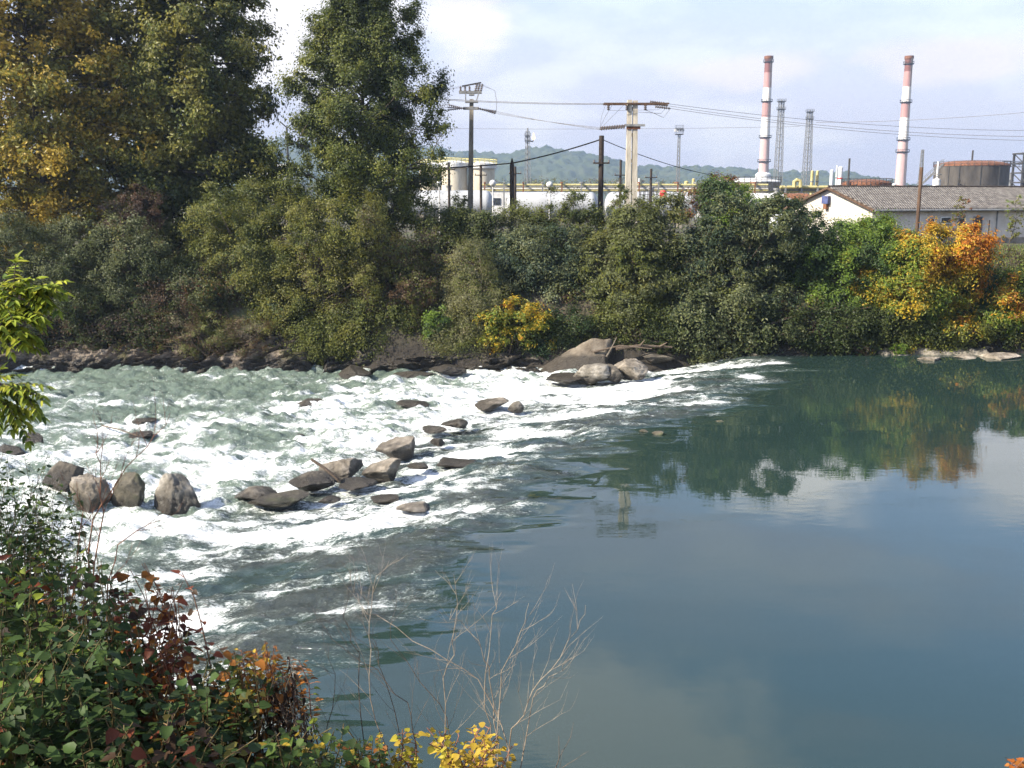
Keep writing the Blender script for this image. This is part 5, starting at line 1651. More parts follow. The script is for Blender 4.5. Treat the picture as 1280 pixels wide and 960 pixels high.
# small trees seen past the poplar and the wires
dk = P(572, 300, 68)
tree('young_tree', 'thin dark green young tree in front of the left utility pole', 'tree', (dk.x, 67.5, gz(dk.x, 67.5)), 4.6, 0.07, lambda t: 1.0 * (1 - 0.7 * t), 0.15, [(DKG, 2), (IVY, 1), (MOL, 0.6)], 223, n_limbs=18, up=0.5, clump=0.3, count=4200, leaf=0.12, sub=4)
for i, (px_, lab, hh, pal) in enumerate([(1195, 'slender reddish sapling in front of the dark shutter', 3.4, [(BRN, 1), (RUS, 1), (OLV, 1)]), (1264, 'slender green sapling near the right end of the house wall', 3.0, [(MOL, 1), (OLV, 1), (BRG, 1)])]):
    q = P(px_, 306, 82)
    tree('sapling', lab, 'sapling', (q.x, 82, gz(q.x, 82)), hh + 1.2, 0.045, lambda t: 0.5 * (1 - 0.4 * t), 0.2, pal, 230 + i, n_limbs=16, up=0.7, clump=0.22, count=900, leaf=0.15, sub=2)

# ------------------------------------------------------------------ shrubs along the far bank
ivy_pal = [(DKG, 1.0), ((0.088, 0.102, 0.038), 2.5), (GRG, 1.8), (OLV, 0.5), (BRN, 0.3)]
olive_pal = [(DKG, 0.7), (MOL, 1.5), (OLV, 2.0), (PAL, 1.0), (BRN, 0.4)]
grey_pal = [(DKG, 1.2), ((0.055, 0.082, 0.045), 2.0), (GRG, 2.0), ((0.12, 0.15, 0.09), 0.7)]
green_pal = [(DKG, 0.6), ((0.055, 0.095, 0.028), 1.5), (BRG, 2.0), (YGR, 0.6)]
orange_pal = [(MOL, 0.9)]
dead_pal = [(DRB, 1.5), (BRN, 2), (RUS, 0.5), (MOL, 0.7)]
GB = 'shrubs along the far bank'
S = shrub
S('ivy_mound', 'dark ivy mound at the left edge under the golden plane tree', 'ivy', (-70, 90, 282, 408), 62.5, ivy_pal + [(DRB, 0.8)], 22000, 0.13, 2.4, 301, nclump=110, group=GB)
S('ivy_mound', 'broad grey green ivy mound hanging down the bank left of centre', 'ivy', (55, 265, 276, 400), 62.5, ivy_pal, 32000, 0.13, 2.6, 302, nclump=150, group=GB)
S('shrub', 'dead brown bush in shadow under the ivy overhang', 'shrub', (170, 260, 350, 425), 61.5, dead_pal + [(DKG, 1)], 6000, 0.12, 1.4, 303, nclump=50, group=GB)
S('shrub', 'reddish brown leafless looking bush under the dark green plane tree', 'shrub', (130, 205, 236, 290), 66.5, [(BRN, 2), ((0.13, 0.07, 0.045), 0.6), (DRB, 1.5), (MOL, 0.5)], 6000, 0.11, 1.2, 304, nclump=50, crad=0.4, group=GB, stemmat='red_twig', loose=0.5)
S('shrub', 'tall olive shrub with pale sunlit leaves left of the poplar', 'shrub', (238, 372, 248, 425), 62.5, [(DKG, 0.7), (MOL, 1.8), (OLV, 1.6), ((0.10, 0.13, 0.05), 1.2)], 30000, 0.13, 2.3, 305, nclump=130, group=GB)
S('shrub', 'olive yellow shrub below the poplar reaching down to the rocks', 'shrub', (330, 478, 258, 450), 61.8, olive_pal, 34000, 0.125, 2.2, 306, nclump=150, group=GB)
S('shrub', 'green shrub behind the gap between the plane trees and the poplar', 'shrub', (255, 400, 225, 300), 67, [(DKG, 1.2), (MOL, 1.5), (OLV, 0.8)], 14000, 0.14, 1.8, 307, nclump=80, group=GB)
S('shrub', 'dim brown and green thicket under the right side of the poplar', 'shrub', (455, 570, 285, 445), 62.6, [(DKG, 1.6), (DRB, 1.2), (MOL, 1.6), (BRN, 0.9), (OLV, 0.8)], 24000, 0.12, 2.0, 308, nclump=120, group=GB)
S('shrub', 'small brown leaved bush in the middle of the bank', 'shrub', (492, 545, 338, 385), 60.8, [(BRN, 2), (MOL, 0.8), (DRB, 1.5)], 3200, 0.11, 0.8, 309, nclump=30, crad=0.35, group=GB)
S('shrub', 'pale feathery shrub with drooping straw coloured stems', 'shrub', (535, 650, 312, 440), 61.2, [(OLV, 1.2), (PAL, 2.0), (MOL, 1.2), (STR, 0.6)], 22000, 0.12, 1.8, 310, nclump=110, group=GB, width=0.28, droop=1.5, stemmat='twig')
S('shrub', 'small bright green bush at the foot of the pale feathery shrub', 'shrub', (525, 560, 385, 430), 60.4, green_pal, 2600, 0.12, 0.7, 311, nclump=22, crad=0.35, group=GB)
S('shrub', 'grey green buddleia shrub behind the little orange bush', 'shrub', (600, 735, 292, 395), 63.2, grey_pal, 19000, 0.19, 1.9, 312, nclump=110, group=GB, width=0.35)
S('shrub', 'dark twiggy bush top in front of the white tanks', 'shrub', (665, 800, 244, 330), 66, [(DKG, 2), (MOL, 1.2), (DRB, 1.0)], 13000, 0.12, 1.6, 313, nclump=90, crad=0.42, group=GB, loose=0.6)
S('shrub', 'olive bush with bare twigs between the two utility poles', 'shrub', (596, 710, 258, 325), 66.5, [(DKG, 1.4), (GRG, 1.2), (MOL, 1.5)], 11000, 0.13, 1.6, 314, nclump=70, group=GB, loose=0.4)
S('sumac_bush', 'small bright yellow and orange bush low on the bank', 'shrub', (604, 692, 366, 432), 60.0, [(MOL, 0.8), (BRG, 0.8), (YGR, 1.4), (YEL, 1.6), (ORG, 0.7)], 4200, 0.17, 0.9, 315, nclump=45, crad=0.35, group=GB, width=0.4)
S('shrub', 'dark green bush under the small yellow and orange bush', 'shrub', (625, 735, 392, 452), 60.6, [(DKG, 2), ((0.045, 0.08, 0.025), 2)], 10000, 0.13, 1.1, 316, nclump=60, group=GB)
S('shrub', 'big sunlit green shrub with yellowish left edge at the weir end', 'shrub', (724, 862, 240, 428), 62.2, [(DKG, 0.8), (MOL, 1.5), (GRG, 1.8), (OLV, 1.2), (YGR, 0.35)], 30000, 0.20, 2.4, 317, nclump=150, group=GB, width=0.38, bias=gold_left(P(775, 300, 62).x, 5, 0.12))
S('shrub', 'very large dark grey green shrub overhanging the water', 'shrub', (830, 992, 238, 436), 62.0, grey_pal + [(DKG, 0.5), (MOL, 1)], 34000, 0.20, 2.5, 318, nclump=170, group=GB, width=0.38)
S('shrub', 'bright yellow green bush crowning the dark grey green shrub', 'shrub', (886, 962, 238, 310), 65.5, green_pal, 12000, 0.15, 1.5, 319, nclump=60, group=GB)
S('shrub', 'rust brown bare twigged bush left of the bright yellow green one', 'shrub', (852, 925, 220, 275), 67.5, [(BRN, 1.6), (RUS, 0.7), (MOL, 0.9), (DRB, 1)], 5000, 0.12, 1.2, 320, nclump=60, crad=0.35, group=GB, stemmat='red_twig', loose=0.6)
S('shrub', 'green bush in front of the white van', 'shrub', (940, 1040, 278, 360), 64.5, [(DKG, 1), ((0.05, 0.085, 0.028), 2), (MOL, 1), (BRG, 0.8)], 13000, 0.14, 1.8, 321, nclump=70, group=GB)
S('shrub', 'bright green bush spilling down to the water left of the orange one', 'shrub', (994, 1115, 290, 412), 61.8, green_pal, 24000, 0.15, 2.1, 322, nclump=120, group=GB, width=0.45)
S('shrub', 'green bush with yellowing top in front of the house gable', 'shrub', (1035, 1150, 268, 345), 65, green_pal + [(YGR, 0.6), (ORG, 0.2)], 18000, 0.15, 1.9, 323, nclump=90, group=GB)
S('sumac_bush', 'large golden orange sumac bush over the right shore', 'shrub', (1070, 1216, 288, 424), 60.9, [((0.07, 0.11, 0.025), 0.6), (BRG, 1.1), (YGR, 1.4), (YEL, 2.3), (ORG, 1.3)], 32000, 0.18, 2.2, 324, nclump=150, group=GB, width=0.42, patch=0.55, bias=lambda p: -0.05 + 0.17 * np.clip((p[:, 2] - 3.2) / 2.5, -0.8, 1.0) + 0.10 * np.clip((p[:, 0] - P(1125, 340, 61).x) / 2.5, -1, 1))
S('shrub', 'dark green bush right of the golden orange sumac', 'shrub', (1170, 1255, 312, 400), 62.6, [(DKG, 1.2), ((0.05, 0.09, 0.03), 2), (BRG, 0.7)], 16000, 0.14, 1.9, 325, nclump=80, group=GB)
S('sumac_bush', 'orange tinted bush cut by the right edge of the view', 'shrub', (1215, 1345, 345, 420), 61.2, [(MOL, 1.6), (BRG, 1), (YGR, 0.9), (YEL, 0.8), (ORG, 0.9), (RUS, 0.5)], 16000, 0.16, 1.7, 326, nclump=90, group=GB, width=0.42)
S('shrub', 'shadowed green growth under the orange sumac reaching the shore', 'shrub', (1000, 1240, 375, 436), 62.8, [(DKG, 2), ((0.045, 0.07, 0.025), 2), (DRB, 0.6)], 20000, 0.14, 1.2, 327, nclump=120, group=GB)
S('shrub', 'small fresh green tuft on the gravel bar', 'plant', (1112, 1134, 428, 444), 59.8, [(BRG, 2), ((0.12, 0.22, 0.03), 1)], 500, 0.12, 0.35, 328, nclump=12, crad=0.15, group=GB)
S('shrub', 'green bush beyond the right edge hiding the end of the lawn', 'shrub', (1290, 1420, 310, 400), 63, green_pal, 12000, 0.15, 1.8, 329, nclump=70, group=GB)
S('ivy_mound', 'shadowy undergrowth behind the rocks between ivy and olive shrubs', 'ivy', (200, 340, 335, 430), 63.3, [(DKG, 2), (IVY, 1.5), (BRN, 0.8), (MOL, 1)], 16000, 0.13, 1.5, 330, nclump=90, group=GB)
S('shrub', 'low straw coloured scrub on the rocks under the tall olive shrub', 'shrub', (195, 345, 395, 446), 60.0, [(PAL, 1), (BRN, 1.5), (MOL, 1.5), (STR, 0.5)], 7000, 0.11, 0.9, 331, nclump=60, crad=0.35, group=GB, width=0.25)
S('shrub', 'dark bramble curtain hanging to the water between olive and feathery shrubs', 'shrub', (440, 560, 370, 455), 61.2, [(DKG, 1.5), (MOL, 1.5), (DRB, 1), (OLV, 1)], 14000, 0.12, 1.0, 332, nclump=80, group=GB, droop=1.2)
S('shrub', 'low dark bushes on the bank top under the left white gas tank', 'shrub', (525, 625, 262, 312), 67.5, [(DKG, 2), (MOL, 1.2), (DRB, 0.6)], 9000, 0.13, 1.4, 334, nclump=70, group=GB, loose=0.4)
S('shrub', 'dense dark green shrub filling behind the buddleia', 'shrub', (560, 760, 290, 420), 64.6, [(DKG, 2), (IVY, 1)], 20000, 0.15, 1.5, 333, nclump=110, group=GB)

# growth that hangs over the undercut edge of the bank down to the water
HG = 'growth hanging over the water edge'
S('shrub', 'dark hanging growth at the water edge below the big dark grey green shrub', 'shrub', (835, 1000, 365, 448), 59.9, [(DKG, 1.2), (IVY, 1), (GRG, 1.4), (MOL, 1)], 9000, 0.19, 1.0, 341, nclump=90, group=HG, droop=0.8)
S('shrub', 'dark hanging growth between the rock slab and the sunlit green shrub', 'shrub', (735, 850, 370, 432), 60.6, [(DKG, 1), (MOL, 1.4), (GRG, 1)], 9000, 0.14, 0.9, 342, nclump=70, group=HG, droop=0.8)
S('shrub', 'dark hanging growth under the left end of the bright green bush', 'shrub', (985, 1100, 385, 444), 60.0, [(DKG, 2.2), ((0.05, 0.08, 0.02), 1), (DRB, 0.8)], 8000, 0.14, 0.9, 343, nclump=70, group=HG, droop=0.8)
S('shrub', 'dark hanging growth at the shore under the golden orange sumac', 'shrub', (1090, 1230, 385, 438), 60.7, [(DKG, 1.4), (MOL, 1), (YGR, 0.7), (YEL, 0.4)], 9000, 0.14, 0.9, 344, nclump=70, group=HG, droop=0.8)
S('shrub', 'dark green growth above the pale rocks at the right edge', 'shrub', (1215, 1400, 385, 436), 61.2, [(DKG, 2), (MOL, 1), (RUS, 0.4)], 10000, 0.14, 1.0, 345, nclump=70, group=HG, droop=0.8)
S('shrub', 'olive growth hanging over the water below the olive yellow shrub', 'shrub', (350, 480, 385, 456), 60.6, [(DKG, 1), (MOL, 2), (OLV, 1)], 11000, 0.13, 1.0, 346, nclump=80, group=HG, droop=0.9)
S('shrub', 'straw and olive growth hanging over the water below the feathery shrub', 'shrub', (535, 640, 390, 456), 60.4, [(DKG, 1), (MOL, 1.5), (PAL, 1), (STR, 0.4)], 8000, 0.12, 0.9, 347, nclump=70, group=HG, droop=1.4, width=0.3)
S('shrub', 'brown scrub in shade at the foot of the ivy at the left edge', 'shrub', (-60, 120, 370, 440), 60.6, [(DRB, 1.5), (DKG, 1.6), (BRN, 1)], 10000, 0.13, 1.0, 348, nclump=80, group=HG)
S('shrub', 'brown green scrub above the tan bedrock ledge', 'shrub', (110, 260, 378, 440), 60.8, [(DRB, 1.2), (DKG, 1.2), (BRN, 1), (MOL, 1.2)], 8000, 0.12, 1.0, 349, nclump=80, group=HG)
S('weeds', 'dark weeds growing among the driftwood by the small waterfall', 'weeds', (765, 870, 412, 440), 60.2, [(DKG, 2), (DRB, 1), (MOL, 1)], 3500, 0.12, 0.6, 350, nclump=45, crad=0.3, group=HG)

# low tangled cover over the bare bank: one mass nobody could count
rng = np.random.default_rng(61)
n_ = 1500
bx_ = rng.uniform(-42, 46, n_); by_ = 60.4 + rng.random(n_) * 9.5
bz_ = ground_z(bx_, by_) + rng.uniform(0.05, 0.85, n_)
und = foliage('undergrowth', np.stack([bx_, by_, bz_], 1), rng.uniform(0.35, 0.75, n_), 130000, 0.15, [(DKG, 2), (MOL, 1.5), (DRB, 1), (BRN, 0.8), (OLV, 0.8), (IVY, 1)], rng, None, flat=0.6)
und['kind'] = 'stuff'

# clipped green hedge by the site fence
hq = P(965, 252, 112)
hr = thing('hedge', 'clipped bright green hedge below the grey drum beside the house', 'hedge', (hq.x, 112, gz(hq.x, 112)))
rng = np.random.default_rng(8)
cs = [(P(940 + 60 * rng.random(), 250 + 16 * rng.random(), 112 + rng.random() * 0.6))[:] for _ in range(60)]
foliage('foliage', cs, np.full(60, 0.5), 4500, 0.22, [(BRG, 1), ((0.09, 0.16, 0.03), 2)], rng, hr)

# distant brown-green wood at the foot of the hills: reads as one mass
rng = np.random.default_rng(12)
cs, rr = [], []
for _ in range(900):
    px_ = rng.uniform(330, 1250); Y_ = rng.uniform(680, 760)
    hmax = np.interp(px_, [330, 540, 620, 720, 800, 900, 1000, 1250], [12, 11, 14, 16, 15, 11, 8, 7]) * rng.uniform(0.4, 1.0)
    q = P(px_, 240, Y_)
    cs.append((q.x, Y_, 5 + hmax)); rr.append(rng.uniform(2.5, 5))
wood = foliage('distant_wood', cs, rr, 42000, 1.3, [(DKG, 1), (MOL, 1.5), (OLV, 1.2), (BRN, 1.8), (PAL, 0.5)], rng, None)
wood['kind'] = 'stuff'

# grass on the bank top: one mass of blades
rng = np.random.default_rng(15)
n_ = 36000
gx_ = rng.uniform(-36, 50, n_); gy_ = 63 + rng.random(n_) ** 1.3 * 24
gzz = ground_z(gx_, gy_)
hgt = rng.uniform(0.12, 0.4, n_)
az = rng.uniform(0, 6.28, n_)
w_ = 0.035
ax, ay = np.cos(az) * w_, np.sin(az) * w_
lx, ly = rng.normal(size=n_) * 0.1, rng.normal(size=n_) * 0.1
V = np.stack([np.stack([gx_ - ax, gy_ - ay, gzz - 0.05], 1), np.stack([gx_ + ax, gy_ + ay, gzz - 0.05], 1), np.stack([gx_ + lx + ax * .3, gy_ + ly + ay * .3, gzz + hgt], 1), np.stack([gx_ + lx - ax * .3, gy_ + ly - ay * .3, gzz + hgt], 1)], 1).reshape(-1, 3)
cols = pick_cols(np.stack([gx_, gy_, gzz], 1), [((0.10, 0.15, 0.035), 2), ((0.15, 0.18, 0.05), 2), (PAL, 1)], rng, 0.3)
gr = link('grass', np_mesh('grass', V, np.arange(4 * n_).reshape(n_, 4), False, np.repeat(cols, 4, 0)), M['leaf'])
gr['kind'] = 'stuff'
# ------------------------------------------------------------------ driftwood and sticks at the weir
def stick(label, pts, r0, r1, mat='drift', name='driftwood', branches=()):
    mb = MB().tube(pts, list(np.linspace(r0, r1, len(pts))), 7)
    for b_ in branches:
        mb.tube(b_, [r1 * 1.2, r1 * 0.5], 5)
    return tag(mb.build(name, M[mat], None, True), label, 'driftwood')
k1, k2 = P(389, 574, W(384, 616, -.6).y + .4), P(420, 597, W(384, 616, -.6).y + .3)
stick('dark stick lying slantwise on the weir boulders', [k1, k1.lerp(k2, .5) + Vector((0, 0, .04)), k2, k2 + Vector((.12, .05, -.15))], 0.05, 0.07, 'dark_twig')
yb = 58.3
stick('pale broken stick standing up by the rock slab', [P(758, 446, yb), P(765, 434, yb), P(771, 421, yb)], 0.06, 0.03)
stick('dark driftwood log lying behind the tan boulder', [P(770, 436, 59.3), P(800, 432, 59.4), P(840, 434, 59.6)], 0.11, 0.06, branches=([P(800, 432, 59.4), P(806, 425, 59.1)], [P(825, 433, 59.5), P(834, 428, 59.2)]), mat='dark_twig')
stick('thin driftwood branch across the log', [P(742, 440, 58.9), P(775, 432, 59.0), P(815, 436, 58.6)], 0.07, 0.03, 'dark_twig')
kk = W(150, 548, -.8)
stick('thin dark branch trailing in the rapids', [W(128, 532, -.72), W(150, 537, -.60), W(172, 545, -.72)], 0.035, 0.02, 'dark_twig')

# ------------------------------------------------------------------ plants on the near bank
def broad_leaves(name, base, direc, normal, size, cols, parent, rng, width=0.42, mat='leaf_near', curl=0.16):
    N = len(base)
    d = direc / (np.linalg.norm(direc, axis=1, keepdims=True) + 1e-9)
    n = normal - d * np.sum(normal * d, 1, keepdims=True)
    n /= (np.linalg.norm(n, axis=1, keepdims=True) + 1e-9)
    s_ = np.cross(d, n)
    sz = size[:, None]
    cu = curl * (0.4 + 1.2 * rng.random((N, 1)))
    fo = 0.10 + 0.35 * rng.random((N, 1))
    def pt(x, y):
        return base + sz * (d * y + s_ * x * width / 0.42 + n * (abs(x) * fo - cu * y * y))
    prof = [(0, 0.0), (0, 0.45), (0, 1.05), (0.34, 0.06), (0.42, 0.40), (0.24, 0.76), (-0.34, 0.06), (-0.42, 0.40), (-0.24, 0.76)]
    V = np.stack([pt(x, y) for x, y in prof], 1).reshape(-1, 3)
    idx = np.array([[0, 3, 4, 1], [1, 4, 5, 2], [6, 0, 1, 7], [7, 1, 2, 8]])
    Fq = (np.arange(N)[:, None, None] * 9 + idx[None]).reshape(-1, 4)
    me = np_mesh(name, V, Fq, smoothed=True, col=np.repeat(cols, 9, 0))
    return link(name, me, M[mat], parent)

def leafy_plant(name, label, cat, region, Y, n_stems, palette, leaf=0.09, per=16, seed=1, spread_y=0.7, group=None, stem='green_stem', t0=0.25, patch=2.0, root_dx=0.0, width=0.42, r=0.007, droop=0.3, jit=0.25, root_spread=0.5, hang=0.0):
    """stems rooted in the slope, their tips inside the photo region (cx, cy, rx, ry) at distance Y"""
    R_ = random.Random(seed); rng = np.random.default_rng(seed)
    leaf *= 1.0; n_stems = int(n_stems * 1.9); per = int(per * 1.25)
    cx, cy, rx_, ry_ = region
    c = P(cx, cy, Y)
    rt = Vector((c.x + root_dx, Y + 0.2, 0)); rt.z = gz(rt.x, rt.y)
    root = thing(name, label, cat, rt, group)
    mb = MB(); lb, ld, ln_, ls = [], [], [], []
    for s_ in range(n_stems):
        a = R_.uniform(0, 6.283); q = R_.random() ** 0.5
        Yt = Y + R_.uniform(-spread_y, spread_y)
        tip = P(cx + rx_ * q * math.cos(a), cy + ry_ * q * math.sin(a), Yt)
        b0 = Vector((rt.x + R_.uniform(-1, 1) * root_spread, rt.y + R_.uniform(-0.5, 0.5) * root_spread, 0)); b0.z = gz(b0.x, b0.y) - 0.05
        ctrl = b0.lerp(tip, 0.55) + Vector((R_.uniform(-.3, .3), R_.uniform(-.2, .2), 0.3 + 0.3 * R_.random()))
        pts = []
        for i in range(11):
            t = i / 10
            p = b0 * (1 - t) ** 2 + ctrl * 2 * t * (1 - t) + tip * t * t
            pts.append(p + Vector((R_.uniform(-1, 1), R_.uniform(-1, 1), R_.uniform(-1, 1))) * 0.012)
        mb.tube(pts, [r * (1.25 - 0.95 * i / 10) for i in range(11)], 5, cap=False)
        side = (tip - b0).cross(Vector((0, 0, 1))).normalized() if (tip - b0).length > 0 else Vector((1, 0, 0))
        for k in range(per):
            t = t0 + (1 - t0) * (k + R_.random() * 0.6) / per
            i = min(9, int(t * 10)); p = pts[i].lerp(pts[i + 1], t * 10 - i)
            ang = R_.uniform(-0.8, 0.8) + (math.pi if k % 2 else 0) + a
            out = Vector((math.cos(ang), math.sin(ang), R_.uniform(-0.5 - hang, 0.45)))
            pet = p + out.normalized() * leaf * R_.uniform(0.2, 0.7)
            if R_.random() < 0.6:
                mb.tube([p, pet], [r * 0.4, r * 0.25], 3, cap=False)
            lb.append(pet[:]); ld.append((out + Vector((0, 0, -droop * R_.random() - hang)))[:])
            ln_.append((R_.gauss(0, 0.45), R_.gauss(-0.15, 0.45), 1.0)); ls.append(leaf * R_.uniform(0.55, 1.25) * (1.1 - 0.35 * t))
    mb.build('stem', M[stem], root, True)
    lb = np.array(lb)
    cols = pick_cols(lb, palette, rng, patch, jit)
    broad_leaves('foliage', lb, np.array(ld), np.array(ln_), np.array(ls), cols, root, rng, width)
    return root

G1 = (0.028, 0.052, 0.016); G2 = (0.048, 0.082, 0.022); G3 = (0.085, 0.13, 0.03); G4 = (0.18, 0.22, 0.03); RB = (0.16, 0.045, 0.022); OB = (0.30, 0.115, 0.022); YB = (0.42, 0.29, 0.035); DB = (0.06, 0.035, 0.02)
LP = leafy_plant
NG = 'leafy plants on the near bank'
LP('privet_bush', 'small leaved dark green bush at the left edge above the broad leaved ones', 'bush', (22, 632, 88, 70), 6.0, 66, [(G1, 1), (G2, 2), (G3, 1.3), (G4, 0.3)], 0.052, 40, 401, 0.5, NG, width=0.30, t0=0.3, root_dx=-0.4, root_spread=0.9, r=0.004)
LP('knotweed', 'broad leaved green plant at the lower left corner', 'bush', (40, 850, 130, 90), 4.6, 42, [(G1, 1.3), (G2, 2.2), (G3, 1.6), (G4, 0.4), (RB, 0.4), (OB, 0.4), (DB, 0.5)], 0.078, 26, 402, 0.6, NG, t0=0.3, root_dx=-0.2)
LP('knotweed', 'green plant with a few lime leaves in front of the red twigs', 'bush', (70, 745, 110, 70), 5.2, 44, [(G1, 1.2), (G2, 2.2), (G3, 1.4), (G4, 0.5), (DB, 0.5), (RB, 0.4), (OB, 0.3)], 0.074, 24, 403, 0.6, NG, t0=0.35, root_dx=-0.2)
LP('knotweed', 'red brown autumn plant standing against the white foam', 'bush', (185, 745, 62, 60), 5.2, 17, [(DB, 0.6), (RB, 1.6), (OB, 1.6), (G2, 0.8)], 0.075, 13, 404, 0.4, NG, stem='red_twig', t0=0.5, root_spread=0.3)
LP('knotweed', 'olive and brown plant below the red brown one', 'bush', (200, 850, 100, 70), 4.8, 34, [(G1, 1), (G2, 1.3), (OB, 0.9), (RB, 0.7), (DB, 1), ((0.13, 0.11, 0.02), 1.2)], 0.072, 20, 405, 0.5, NG, t0=0.35)
LP('knotweed', 'dark green plant in the middle of the bottom left thicket', 'bush', (170, 930, 160, 50), 4.3, 40, [(G1, 1.2), (G2, 2), (DB, 0.7), (RB, 0.4), ((0.15, 0.13, 0.025), 1.0), (OB, 0.3)], 0.072, 22, 406, 0.5, NG, t0=0.3)
LP('knotweed', 'yellow brown plant at the right side of the thicket', 'bush', (300, 850, 62, 50), 4.9, 15, [((0.13, 0.12, 0.025), 1.2), (G2, 1), (OB, 0.9), (YB, 0.5), (DB, 0.5)], 0.068, 14, 407, 0.4, NG, t0=0.5, root_spread=0.3)
LP('fern_sprig', 'golden orange feathery sprig at the edge of the thicket', 'sprig', (332, 822, 48, 22), 4.9, 9, [(YB, 1.5), (OB, 1.6), (G4, 0.4)], 0.05, 22, 408, 0.25, None, width=0.22, t0=0.78, stem='red_twig', root_spread=0.2)
LP('withered_plant', 'withered dark plant with shrivelled hanging leaves', 'dead plant', (355, 868, 26, 52), 4.7, 12, [(DB, 2), ((0.035, 0.022, 0.016), 1), ((0.09, 0.05, 0.028), 1)], 0.05, 26, 409, 0.2, None, stem='dark_twig', t0=0.45, width=0.2, hang=1.4, root_spread=0.18)
LP('knotweed', 'low green plant with yellow tips at the bottom edge beside the withered one', 'bush', (390, 930, 70, 34), 4.4, 18, [(G2, 2), (G3, 1.2), (YB, 0.7), (G4, 0.7)], 0.062, 14, 410, 0.3, NG, t0=0.55, root_spread=0.3)
LP('knotweed', 'bright yellow leaved plant among the bare twigs', 'bush', (560, 935, 85, 34), 4.5, 17, [(YB, 2.2), ((0.42, 0.36, 0.04), 1.2), (OB, 0.9), (G4, 0.5)], 0.044, 16, 411, 0.3, NG, stem='red_twig', t0=0.72, root_spread=0.25)
LP('knotweed', 'yellow and green plant left of the bright yellow one', 'bush', (475, 935, 46, 22), 4.5, 12, [(YB, 1.4), (G3, 1.2), (OB, 0.6), (G2, 1)], 0.043, 14, 412, 0.3, NG, t0=0.7, root_spread=0.25)
LP('knotweed', 'orange leaf tip at the bottom right corner', 'sprig', (1274, 955, 14, 8), 4.6, 3, [(OB, 1), ((0.4, 0.12, 0.02), 1)], 0.05, 4, 413, 0.1, None, stem='red_twig', t0=0.92, root_spread=0.1)

# bare shrub in the foreground
def grow(mb, R_, p, d, length, r, depth, upness=0.25, spread=0.6, kids=(2, 4)):
    pts = [p]; n_ = 5
    dd = d.copy()
    for i in range(n_):
        dd = (dd + Vector((R_.gauss(0, .10), R_.gauss(0, .10), R_.gauss(0, .06) + upness * 0.12))).normalized()
        pts.append(pts[-1] + dd * length / n_)
    mb.tube(pts, [r * (1 - 0.6 * i / n_) for i in range(n_ + 1)], 5, cap=False)
    if depth <= 0:
        return
    for k in range(R_.randint(*kids)):
        i = R_.randint(1, n_)
        ax = Vector((R_.gauss(0, 1), R_.gauss(0, 1), R_.gauss(0, 1))).normalized()
        nd = (rotv(dd, ax, R_.uniform(0.3, spread)) + Vector((0, 0, upness))).normalized()
        grow(mb, R_, pts[i], nd, length * R_.uniform(0.35, 0.65), r * 0.5, depth - 1, upness, spread, kids)

def bare_shrub(label, mains, Yb, base_px, mat, seed, r=0.006, depth=2, name='bare_shrub', kids=(2, 4), stem='stem'):
    R_ = random.Random(seed)
    b = P(base_px[0], base_px[1], Yb); b.z = gz(b.x, Yb + .2)
    root = thing(name, label, 'bare shrub', (b.x, Yb + .2, b.z))
    mb = MB()
    for path in mains:
        pts = [Vector((b.x + R_.uniform(-.08, .08), Yb + .2, b.z - .05))] + [P(x, y, Yb + dy) for x, y, dy in path]
        fine = [pts[0]]
        for a, c_ in zip(pts[:-1], pts[1:]):
            for q in (0.34, 0.67, 1.0):
                fine.append(a.lerp(c_, q) + Vector((R_.gauss(0, .010), R_.gauss(0, .012), R_.gauss(0, .008))))
        n_ = len(fine)
        mb.tube(fine, [r * (1.3 - 1.0 * i / (n_ - 1)) for i in range(n_)], 6, cap=False)
        for i in range(3, n_ - 1):
            if R_.random() < 0.85:
                d = (fine[i + 1] - fine[i]).normalized()
                ax = Vector((R_.gauss(0, .4), 1, R_.gauss(0, .4))).normalized()
                nd = rotv(d, ax, R_.choice((-1, 1)) * R_.uniform(0.35, 0.75))
                grow(mb, R_, fine[i], nd, 0.30 * R_.uniform(0.4, 1.0) * (1.2 - 0.5 * i / n_), r * 0.42, depth - 1, 0.3, 0.6, kids)
    mb.build(stem, M[mat], root, True)
bare_shrub('pale bare twiggy shrub in front of the calm water', [
    [(640, 940, 0), (600, 850, .1), (540, 812, .1), (470, 770, .15), (445, 745, .15), (444, 720, .1)],
    [(470, 900, .1), (462, 815, .1), (463, 760, .1), (472, 720, .1), (486, 702, .1)],
    [(622, 930, 0), (612, 850, .05), (606, 805, 0), (575, 778, 0), (565, 765, 0)],
    [(640, 915, 0), (660, 880, 0), (685, 835, 0), (720, 790, 0), (733, 756, 0)],
    [(650, 950, 0), (668, 870, 0), (690, 848, 0), (716, 828, 0)],
    [(556, 930, .1), (556, 850, .1), (568, 800, .1), (570, 755, .1), (568, 720, .1)],
    [(625, 900, 0), (628, 840, 0), (650, 790, 0), (663, 755, 0)],
    [(612, 905, 0), (608, 840, 0), (618, 770, 0), (626, 745, 0)]], 4.7, (590, 1050), 'twig', 501, r=0.0027)
bare_shrub('dark bare twiggy shrub just left of the pale one', [
    [(455, 930, 0), (446, 820, 0), (434, 770, 0), (438, 720, 0), (440, 690, 0)],
    [(500, 920, .1), (480, 845, .1), (468, 800, .1), (440, 760, .1)],
    [(520, 930, 0), (510, 880, 0), (470, 840, .0), (420, 800, 0), (398, 780, 0)],
    [(565, 930, 0), (548, 880, 0), (490, 800, 0), (495, 745, 0)],
    [(405, 930, 0), (420, 860, 0), (408, 805, 0)]], 5.0, (480, 1060), 'dark_twig', 502, r=0.0028)
